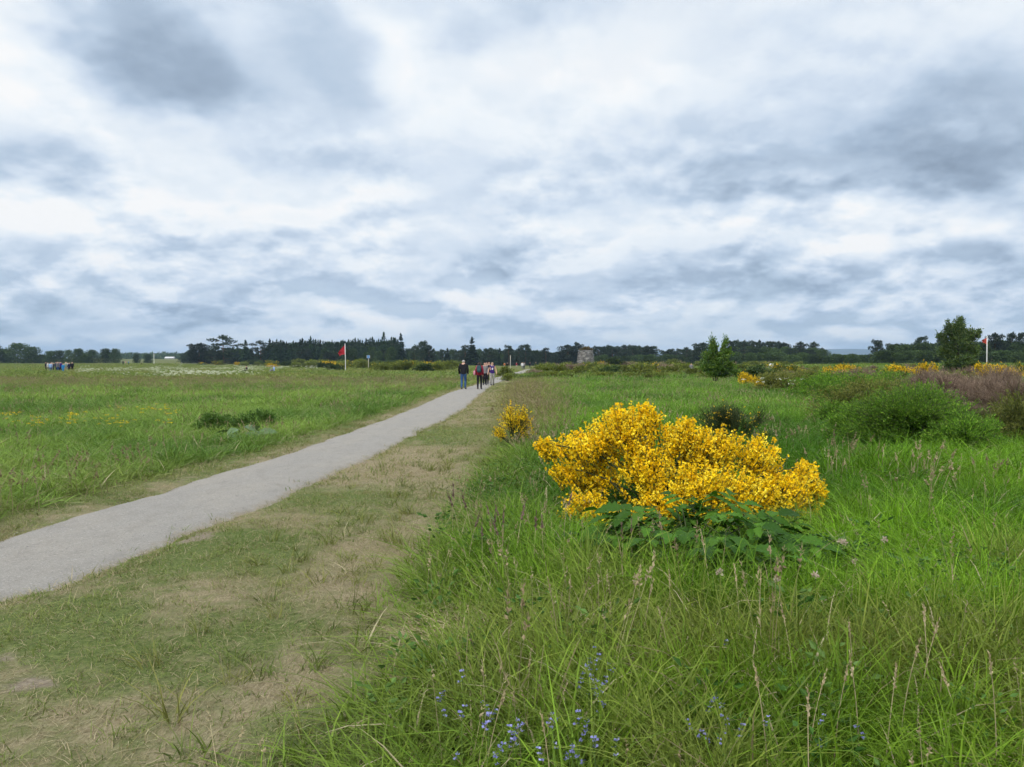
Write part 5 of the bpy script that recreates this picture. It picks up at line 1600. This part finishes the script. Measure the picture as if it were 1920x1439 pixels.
    if backpack:
        f = MB(); V_, F_ = ICO2
        sq = np.sign(V_) * np.abs(V_) ** 0.55
        f.add(sq * np.array([.15, .09, .23]) + np.array([0, -.21, 1.27]), F_)
        bp_ = obj('backpack', f.mesh('backpack', CM[backpack], True), t)
        f = MB(); f.add(sq * np.array([.11, .035, .10]) + np.array([0, -.31, 1.18]), F_)
        obj('pocket', f.mesh('pocket', CM[backpack], True), bp_)
        for q in (-1, 1):
            f = MB(); tube(f, [(q * .10, -.15, 1.46), (q * .11, -.02, 1.53), (q * .12, .15, 1.42), (q * .13, .15, 1.25), (q * .13, -.10, 1.1)], .016, .016, 5)
            obj('strap', f.mesh('strap', CM['black'], True), bp_)
    if bag:
        f = MB(); V_, F_ = ICO2
        sq = np.sign(V_) * np.abs(V_) ** 0.5
        f.add(sq * np.array([.07, .13, .15]) + np.array([-(sw + .15), 0, 1.02]), F_)
        obj('shoulder_bag', f.mesh('shoulder_bag', CM[bag], True), t)
        f = MB(); tube(f, [(-(sw + .13), .08, 1.15), (-(sw - .02), .06, 1.49), (-(sw - .02), -.06, 1.49), (-(sw + .13), -.08, 1.15)], .012, .012, 5)
        obj('bag_strap', f.mesh('bag_strap', CM[bag], True), t)
    if lanyard:
        f = MB(); tube(f, [(-.07, .06, 1.50), (0, .155, 1.28), (.07, .06, 1.50)], .008, .008, 4); obj('lanyard', f.mesh('lanyard', CM['white'], True), t)
        f = MB(); box(f, (-.05, .150, 1.16), (.05, .162, 1.29)); obj('badge', f.mesh('badge', CM['white']), t)
    return t
PI = math.pi
person('grey haired person in black jacket and blue jeans walking away', 869, 47.5, -0.12, 1.78, top='black', legs='jeans', hair='grey', bulk=1.13, stride=0.06)
person('person with long dark hair, red top and dark backpack walking away', 899, 47.5, -0.1, 1.66, top='red', legs='black', hair='dark', hair_len=0.24, backpack='teal', bag='pink', fem=True, stride=0.05)
person('person in a grey top half hidden behind the backpack wearer', 909, 56, PI, 1.62, top='grey', legs='black', hair='brown', fem=True, stride=0.06)
person('person in black between the backpack wearer and the floral trousers', 912.5, 58, PI - .1, 1.64, top='black', legs='black', hair='dark', stride=0.05)
person('person in a pale green top behind the one in floral trousers', 917, 60, PI, 1.66, top='green', legs='beige', hair='brown', stride=0.04)
person('fair haired person in purple vest top and floral trousers walking this way', 923, 55.5, PI + .1, 1.64, top='purple', legs='floral', hair='blond', hair_len=0.16, sleeves=False, lanyard=True, fem=True, stride=0.08, arm=0.05, bulk=1.05)
# visitors out in the left field
for px, d, top, legs, hair, h, pose, lab in [
    (86, 128, 'black', 'black', 'dark', 1.70, 'stand', 'visitor in black at the left end of the group in the field'), (90, 134, 'white', 'grey', 'grey', 1.66, 'stand', 'visitor in white second from the left end of the group'), (95, 122, 'lightblue', 'jeans', 'brown', 1.62, 'stand', 'visitor in light blue in front of the group in the field'),
    (97.5, 138, 'beige', 'grey', 'blond', 1.70, 'stand', 'visitor in beige at the back of the group'), (101, 132, 'navy', 'black', 'dark', 1.68, 'stand', 'visitor in navy left of the middle of the group'), (105.5, 130, 'navy', 'navy', 'brown', 1.76, 'stand', 'tall visitor in navy in the middle of the group'), (108.5, 128, 'grey', 'jeans', 'grey', 1.72, 'stand', 'visitor in grey in the middle of the group'),
    (111, 133, 'white', 'navy', 'grey', 1.75, 'stand', 'visitor in white in the middle of the group'), (114.5, 129, 'purple', 'black', 'dark', 1.74, 'stand', 'visitor in dark purple right of the middle of the group'), (118.5, 118, 'blue', 'blue', 'dark', 1.50, 'stand', 'visitor in bright blue in front of the group'), (123, 136, 'green', 'beige', 'blond', 1.70, 'stand', 'visitor in pale green behind the bright blue one'),
    (125.5, 140, 'white', 'grey', 'blond', 1.66, 'stand', 'visitor in white at the right of the group'), (130, 132, 'navy', 'black', 'dark', 1.68, 'stand', 'visitor in navy second from the right end'), (135.5, 131, 'black', 'black', 'dark', 1.76, 'stand', 'visitor in black at the right end of the group'),
    (231, 300, 'black', 'black', 'dark', 1.75, 'stand', 'far visitor in black left of the small trio'), (236, 305, 'pink', 'beige', 'brown', 1.68, 'stand', 'far visitor in pink in the middle of the trio'), (241.5, 300, 'blue', 'navy', 'dark', 1.68, 'stand', 'far visitor in blue right of the trio'), (265, 300, 'black', 'black', 'dark', 1.30, 'stand', 'lone far visitor in black right of the trio'),
    (463, 105, 'black', 'black', 'dark', 1.70, 'sit', 'person in black sitting in the grass of the left field'), (514, 105, 'lightblue', 'grey', 'blond', 1.60, 'sit', 'person in light blue sitting in the grass left of the flag'),
    (951, 225, 'black', 'black', 'grey', 1.72, 'walk', 'far walker in black left of the distant path'), (968.5, 245, 'red', 'beige', 'dark', 1.68, 'walk', 'far walker in red on the distant path verge'), (979, 180, 'white', 'grey', 'grey', 1.70, 'walk', 'far walker in white on the distant path'), (982.5, 182, 'grey', 'navy', 'dark', 1.68, 'walk', 'far walker in grey on the distant path'),
    (993.5, 225, 'black', 'darkgreen', 'dark', 1.74, 'walk', 'far walker in black right of the distant path'), (1004.5, 240, 'darkgreen', 'black', 'dark', 1.74, 'walk', 'far walker in dark green right of the distant path'), (1024, 260, 'black', 'black', 'dark', 1.7, 'walk', 'far walker in black nearest the cairn'), (946, 232, 'orange', 'beige', 'brown', 1.66, 'walk', 'far walker in orange by the yellow gorse')]:
    dz = 0.42 if pose == 'sit' else 0.0
    person(lab, px, d, R.random() * 6.28 if pose == 'stand' else (PI * .7 if pose == 'sit' else R.choice([0, PI])), h, pose, top, legs, hair, detail=1, stride=0.03 if pose == 'stand' else 0.12, dz=dz * 0.4)
person('person in grey half hidden by bushes left of the hawthorn', 1296, 98, PI, 1.45, 'stand', 'grey', 'black', 'brown', detail=1, stride=0.03)

# ------------------------------------------------------------------ big-leaved plants
def leaf_blade(outline, cup=0.15, ripple=0.0):
    """half outline [(along, half width)] -> folded leaf with a stalk end at the origin, along +X"""
    k_ = len(outline)
    V = []; Fl = []
    for a_, w in outline:
        zz = -0.30 * a_ * a_
        V += [(a_, w, zz + cup * w + ripple * math.sin(a_ * 23)), (a_, 0, zz), (a_, -w, zz + cup * w - ripple * math.sin(a_ * 21))]
    for i in range(k_ - 1):
        for j in range(2):
            b = 3 * i + j
            Fl += [(b, b + 1, b + 4), (b, b + 4, b + 3)]
    return np.array(V), np.array(Fl)
def jag(n, wmax, seed):
    rr = random.Random(seed)
    out = []
    for i in range(n + 1):
        u = i / n
        w = wmax * (math.sin(math.pi * min(1, u ** 0.75)) ** 0.8)
        out.append((u, w * (1.0 if i % 2 else 0.62)))
    return out
def hogweed_leaf(seed):
    rr = random.Random(seed)
    mb = MB()
    tube(mb, curve((0, 0, 0), (0.62, 0, 0.12), (0, 0, 0.08), 6), .006, .003, 4, (.9, .9, 0))
    for a_, ang, sc in ((0.34, 62, .30), (0.34, -62, .30), (0.50, 50, .30), (0.50, -50, .30), (0.62, 0, .42)):
        V_, F_ = leaf_blade(jag(10, .36, rr.random()), 0.25, 0.02)
        c_, s_ = math.cos(math.radians(ang)), math.sin(math.radians(ang))
        V_ = V_ * sc
        W_ = np.column_stack([V_[:, 0] * c_ - V_[:, 1] * s_ + a_, V_[:, 0] * s_ + V_[:, 1] * c_, V_[:, 2] + 0.02 + 0.16 * a_])
        mb.add(W_, F_, (rr.random(), rr.random(), 0))
    return mb.mesh('hogweed_leaf', M_WEED)
HL = [hogweed_leaf(i) for i in range(5)]
def leafy_plant(name, label, x, y, meshes, n, lo, hi, spread, tilt, cat='plant', stem_h=0.0, seed=1, elong=1.0):
    rr = random.Random(seed)
    t = thing(name, label, cat, (x, y, H(x, y)))
    for i in range(n):
        a_ = i * 2.399 + rr.uniform(-.4, .4)
        r_ = spread * math.sqrt((i + .5) / n)
        z = stem_h * (1 - 0.75 * (r_ / max(spread, 1e-3)) ** 2) * rr.uniform(0.55, 1.0)
        o = obj('leaf', meshes[i % len(meshes)], t, (math.cos(a_) * r_ * elong, math.sin(a_) * r_, z))
        s_ = rr.uniform(lo, hi)
        o.scale = (s_, s_, s_)
        o.rotation_euler = (rr.uniform(-.5, .5), -tilt * rr.uniform(-0.6, 1.8), a_ + rr.uniform(-.6, .6))
    st = MB()
    for i in range(7):
        a_ = rr.random() * 6.28
        tube(st, curve((0, 0, -.03), (math.cos(a_) * spread * .7 * elong, math.sin(a_) * spread * .7, stem_h * .8), (0, 0, .1), 5), .008, .004, 5)
    obj('stems', st.mesh('stems', M_TWIG, True), t)
    return t
x, y = ground_xy(1300, 1088)
leafy_plant('hogweed_plant', 'leafy green hogweed growing at the foot of the large yellow broom', x, y, HL, 80, 0.26, 0.52, 0.56, 0.1, stem_h=0.50, seed=3, elong=1.1)
x, y = ground_xy(1400, 1078)
leafy_plant('hogweed_plant', 'lower hogweed plant right of the one under the large broom', x, y, HL, 40, 0.24, 0.46, 0.44, 0.1, stem_h=0.40, seed=4)
x, y = ground_xy(1228, 1062)
leafy_plant('hogweed_plant', 'small hogweed plant at the left under the large broom', x, y, HL, 22, 0.20, 0.40, 0.30, 0.1, stem_h=0.36, seed=5)
def oval_leaf(seed):
    rr = random.Random(seed)
    mb = MB()
    out = [(u, 0.40 * math.sin(math.pi * (0.06 + 0.94 * u)) ** 0.6 * (1 - 0.25 * u) * (1 + rr.uniform(-.06, .06))) for u in np.linspace(0, 1, 9)]
    V_, F_ = leaf_blade(out, 0.22, 0.03)
    mb.add(V_, F_, (rr.random(), rr.random(), 0))
    tube(mb, [(0, 0, 0), (-.15, 0, -.08), (-.28, 0, -.3)], .022, .03, 5, (.5, .5, 0))
    return mb.mesh('burdock_leaf', M_BURDOCK)
OL = [oval_leaf(i + 20) for i in range(4)]
x, y = ground_xy(452, 824)
leafy_plant('burdock_plant', 'burdock with large pale leaves on the left verge of the path', x, y, OL, 13, 0.26, 0.42, 0.36, 0.2, stem_h=0.30, seed=8, elong=1.2)
x, y = ground_xy(417, 830)
leafy_plant('burdock_plant', 'small burdock with one large pale leaf left of the big one', x, y, OL, 4, 0.28, 0.4, 0.16, 0.2, stem_h=0.2, seed=9)
for lab, px, py, w, h, sd in [('dark nettle clump behind the burdock', 440, 812, 1.5, 0.55, 61), ('dark nettle clump right of the burdock', 492, 806, 1.0, 0.55, 62), ('dark leafy clump left of the burdock', 395, 812, 1.0, 0.5, 63)]:
    x, y = ground_xy(px, py)
    t = thing('nettle_clump', lab, 'plant', (x, y, H(x, y)))
    shrub(t, auto_lobes(w, w * 0.7, h, 9, sd), (0, 0, 0), 150, leaf=(12, 0.07, 0.03), m_leaf=M_NETTLE, stem_r=0.006, twig_len=0.3, up=1.2)

# ------------------------------------------------------------------ small flowers and stalks in the foreground
M_SPEED = mat_leaf('speedwell_petal', (0.16, 0.165, 0.40), (0.25, 0.26, 0.54), (0.37, 0.38, 0.64), 0.2, 0.6, 0.2, 0.3)
M_STEM = mat_plain('flower_stem', (0.09, 0.15, 0.03), 0.7, 0.25, 20)
M_CLOVER = mat_leaf('clover_head', (0.45, 0.33, 0.27), (0.60, 0.52, 0.44), (0.70, 0.64, 0.56), 0.2, 0.7, 0.2, 0.3)
M_DRY = mat_leaf('dry_stalk', (0.30, 0.23, 0.13), (0.44, 0.37, 0.23), (0.52, 0.45, 0.30), 0.1, 0.8, 0.2, 0.3)
M_PURPLE = mat_leaf('purple_grass_head', (0.12, 0.075, 0.07), (0.19, 0.13, 0.11), (0.27, 0.20, 0.16), 0.1, 0.8, 0.2, 0.3)
def speedwell(seed):
    rr = random.Random(seed)
    t = thing('blue_wildflower', 'x', 'wildflower')
    st, fl = MB(), MB()
    for i in range(rr.randint(1, 3)):
        b = np.array([rr.uniform(-.04, .04), rr.uniform(-.04, .04), -.02]); hh = rr.uniform(.24, .34)
        top = b + np.array([rr.uniform(-.06, .06), rr.uniform(-.06, .06), hh])
        tube(st, curve(b, top, (rr.uniform(-.02, .02), 0, 0), 5), .0018, .0012, 4)
        for q in range(rr.randint(2, 4)):
            c = top - np.array([0, 0, .018 * q]) + np.array([rr.uniform(-.012, .012), rr.uniform(-.012, .012), 0])
            for p in range(4):
                a_ = p * PI / 2 + rr.random() * .4
                leaves(fl, [c], [(math.cos(a_), math.sin(a_) - .5, .35)], .011, .0095, .1, [(rr.random(), rr.random(), 0)], .6)
    obj('stem', st.mesh('stem', M_STEM), t)
    obj('petals', fl.mesh('petals', M_SPEED), t)
    return t
def place_kinds(kinds, spots, label, group, smin=0.9, smax=1.2):
    for i, (px, py) in enumerate(spots):
        x, y = ground_xy(px, py)
        lab = label(px, py) if callable(label) else label
        sc = R.uniform(smin, smax)
        if i < len(kinds):
            k_ = kinds[i]
            k_.location = (x, y, H(x, y)); k_.scale = (sc,) * 3; k_['label'] = lab; k_['group'] = group
        else:
            dup(kinds[i % len(kinds)], lab, (x, y, H(x, y)), R.random() * 6.28, sc, group)
rs_ = random.Random(41)
def lift(px, py, h):               # foot of a plant whose head shows at this pixel
    d = (EYE - h) * F / (py - HOR)
    return px, HOR + EYE * F / d
sp = []
for cx_, cy_, sx_, sy_, n_ in ((1125, 1300, 26, 22, 8), (880, 1300, 25, 12, 3), (830, 1330, 45, 10, 3), (1060, 1390, 40, 15, 5), (920, 1390, 60, 25, 5), (1120, 1400, 40, 18, 5), (1270, 1360, 40, 40, 4), (1400, 1365, 30, 25, 3), (1560, 1390, 12, 12, 3), (1110, 1245, 22, 8, 3), (1355, 1208, 8, 5, 1), (960, 1385, 30, 20, 4)):
    sp += [lift(rs_.gauss(cx_, sx_), rs_.gauss(cy_, sy_ * .7), 0.30) for _ in range(n_)]
place_kinds([speedwell(i) for i in range(5)], sp, 'blue speedwell flower in the long grass of the foreground', 'blue speedwell in the foreground grass')
def clover(seed):
    rr = random.Random(seed)
    t = thing('clover_flower', 'x', 'wildflower')
    st, fl = MB(), MB()
    top = np.array([rr.uniform(-.04, .04), rr.uniform(-.04, .04), .30])
    tube(st, curve((0, 0, -.02), top, (.02, 0, 0), 5), .0022, .0016, 4)
    clump_leaves(fl, top, np.array([.013, .013, .013]), 46, .014, .8)
    obj('stem', st.mesh('stem', M_STEM), t); obj('flower_head', fl.mesh('flower_head', M_CLOVER), t)
    return t
place_kinds([clover(i) for i in range(3)], [lift(px, py, .30) for px, py in [(1580, 1046), (1592, 1043), (1600, 1073), (1650, 1042), (1470, 1113), (1332, 1108), (1545, 1111)]],
            'pale clover flower head in the grass right of the hogweed', 'pale clover flower heads')
def seed_stalk(seed, h, head, wd, mat, n=34):
    rr = random.Random(seed)
    t = thing('grass_seed_stalk', 'x', 'grass stalk')
    st, fl = MB(), MB()
    ln = rr.uniform(-.20, .20)
    pts = curve((0, 0, -.02), (ln * h, rr.uniform(-.1, .1) * h, h), (-ln * h * .35, 0, 0.03), 7)
    tube(st, pts, .0022, .0012, 4, (.6, .5, 0))
    dv = unit(pts[-1] - pts[-2])
    tt = rng.random(n)
    leaves(fl, pts[-1] - dv * head * .35 + dv[None] * (head * tt)[:, None], dv[None] + rng.normal(size=(n, 3)) * .28, head * .16, wd * (1.25 - tt), .2)
    obj('stem', st.mesh('stem', M_DRY), t); obj('seed_head', fl.mesh('seed_head', mat), t)
    return t
place_kinds([seed_stalk(i, .38, .085, .008, M_DRY) for i in range(5)], [lift(px, py, .38) for px, py in [(1205, 1130), (1265, 1180), (1520, 1320), (1450, 1345), (1620, 1310), (1695, 1275), (1665, 1320), (1830, 1330), (1570, 1300), (1530, 1400), (1880, 1320), (1390, 1120), (1340, 1060), (1260, 1110), (1755, 1215), (1430, 1120), (1790, 1100), (1730, 1240), (1610, 1215), (1500, 1210), (1050, 1150), (990, 1250), (900, 1345), (1040, 1390)]],
            'tall pale grass seed stalk in the right foreground', 'pale grass seed stalks in the foreground')
place_kinds([seed_stalk(30 + i, .40, .12, .016, M_PURPLE) for i in range(4)], [lift(px, py, .40) for px, py in [(848, 945), (866, 955), (890, 965), (925, 985), (940, 1000), (952, 1010), (965, 1000), (1000, 1010), (1020, 1000), (930, 960), (948, 965), (1170, 1020), (1185, 1010), (1055, 950), (875, 990), (905, 1005)]],
            'purplish grass seed head left of the large broom', 'purplish seed heads left of the broom')
# bleached stalks behind the big broom
for i, (px, lean_, h_) in enumerate([(1215, 0.0, 0.98), (1238, 0.10, 0.93), (1222, -.05, 0.86)]):
    x, y = at(px, 10.5)
    st = MB()
    tube(st, curve((0, 0, 0), (lean_ * 3, 0, h_), (-.05, 0, 0), 6), .005, .003, 5, (.6, .6, 0))
    for q in range(3):
        a_ = R.uniform(.5, .9) * h_
        tube(st, [(lean_ * 3 * a_ / h_, 0, a_), (lean_ * 3 * a_ / h_ + R.uniform(-.08, .08), 0, a_ + .12)], .003, .002, 4, (.6, .6, 0))
    o = obj('dry_stalk', st.mesh('dry_stalk', M_DRY), None, (x, y, H(x, y)))
    o['label'] = ('upright bleached stalk behind the left top of the large broom', 'leaning bleached stalk behind the left top of the large broom', 'shorter bleached stalk behind the left top of the large broom')[i]
    o['category'] = 'stalk'
# heap of dead grass in the foreground
x, y = ground_xy(862, 1205)
mb = MB()
V_, F_, C_ = blades(620, 0.25, 0.08, 0.22, 0.005, 0.9, 1.4, dry=1.0, segs=4, flat=0.5)
V_[:, 0] *= 1.1
V_[:, 2] += 0.05 * np.exp(-((V_[:, 0] / .2) ** 2 + (V_[:, 1] / .2) ** 2))
mb.add(V_, F_, np.column_stack([C_[:, 1], C_[:, 1], C_[:, 0] * 0]))
o = obj('dead_grass_tussock', mb.mesh('dead_grass_tussock', M_DRY), None, (x, y, H(x, y)))
o['label'] = 'matted tussock of dead brown grass at the verge edge in the foreground'; o['category'] = 'grass tussock'
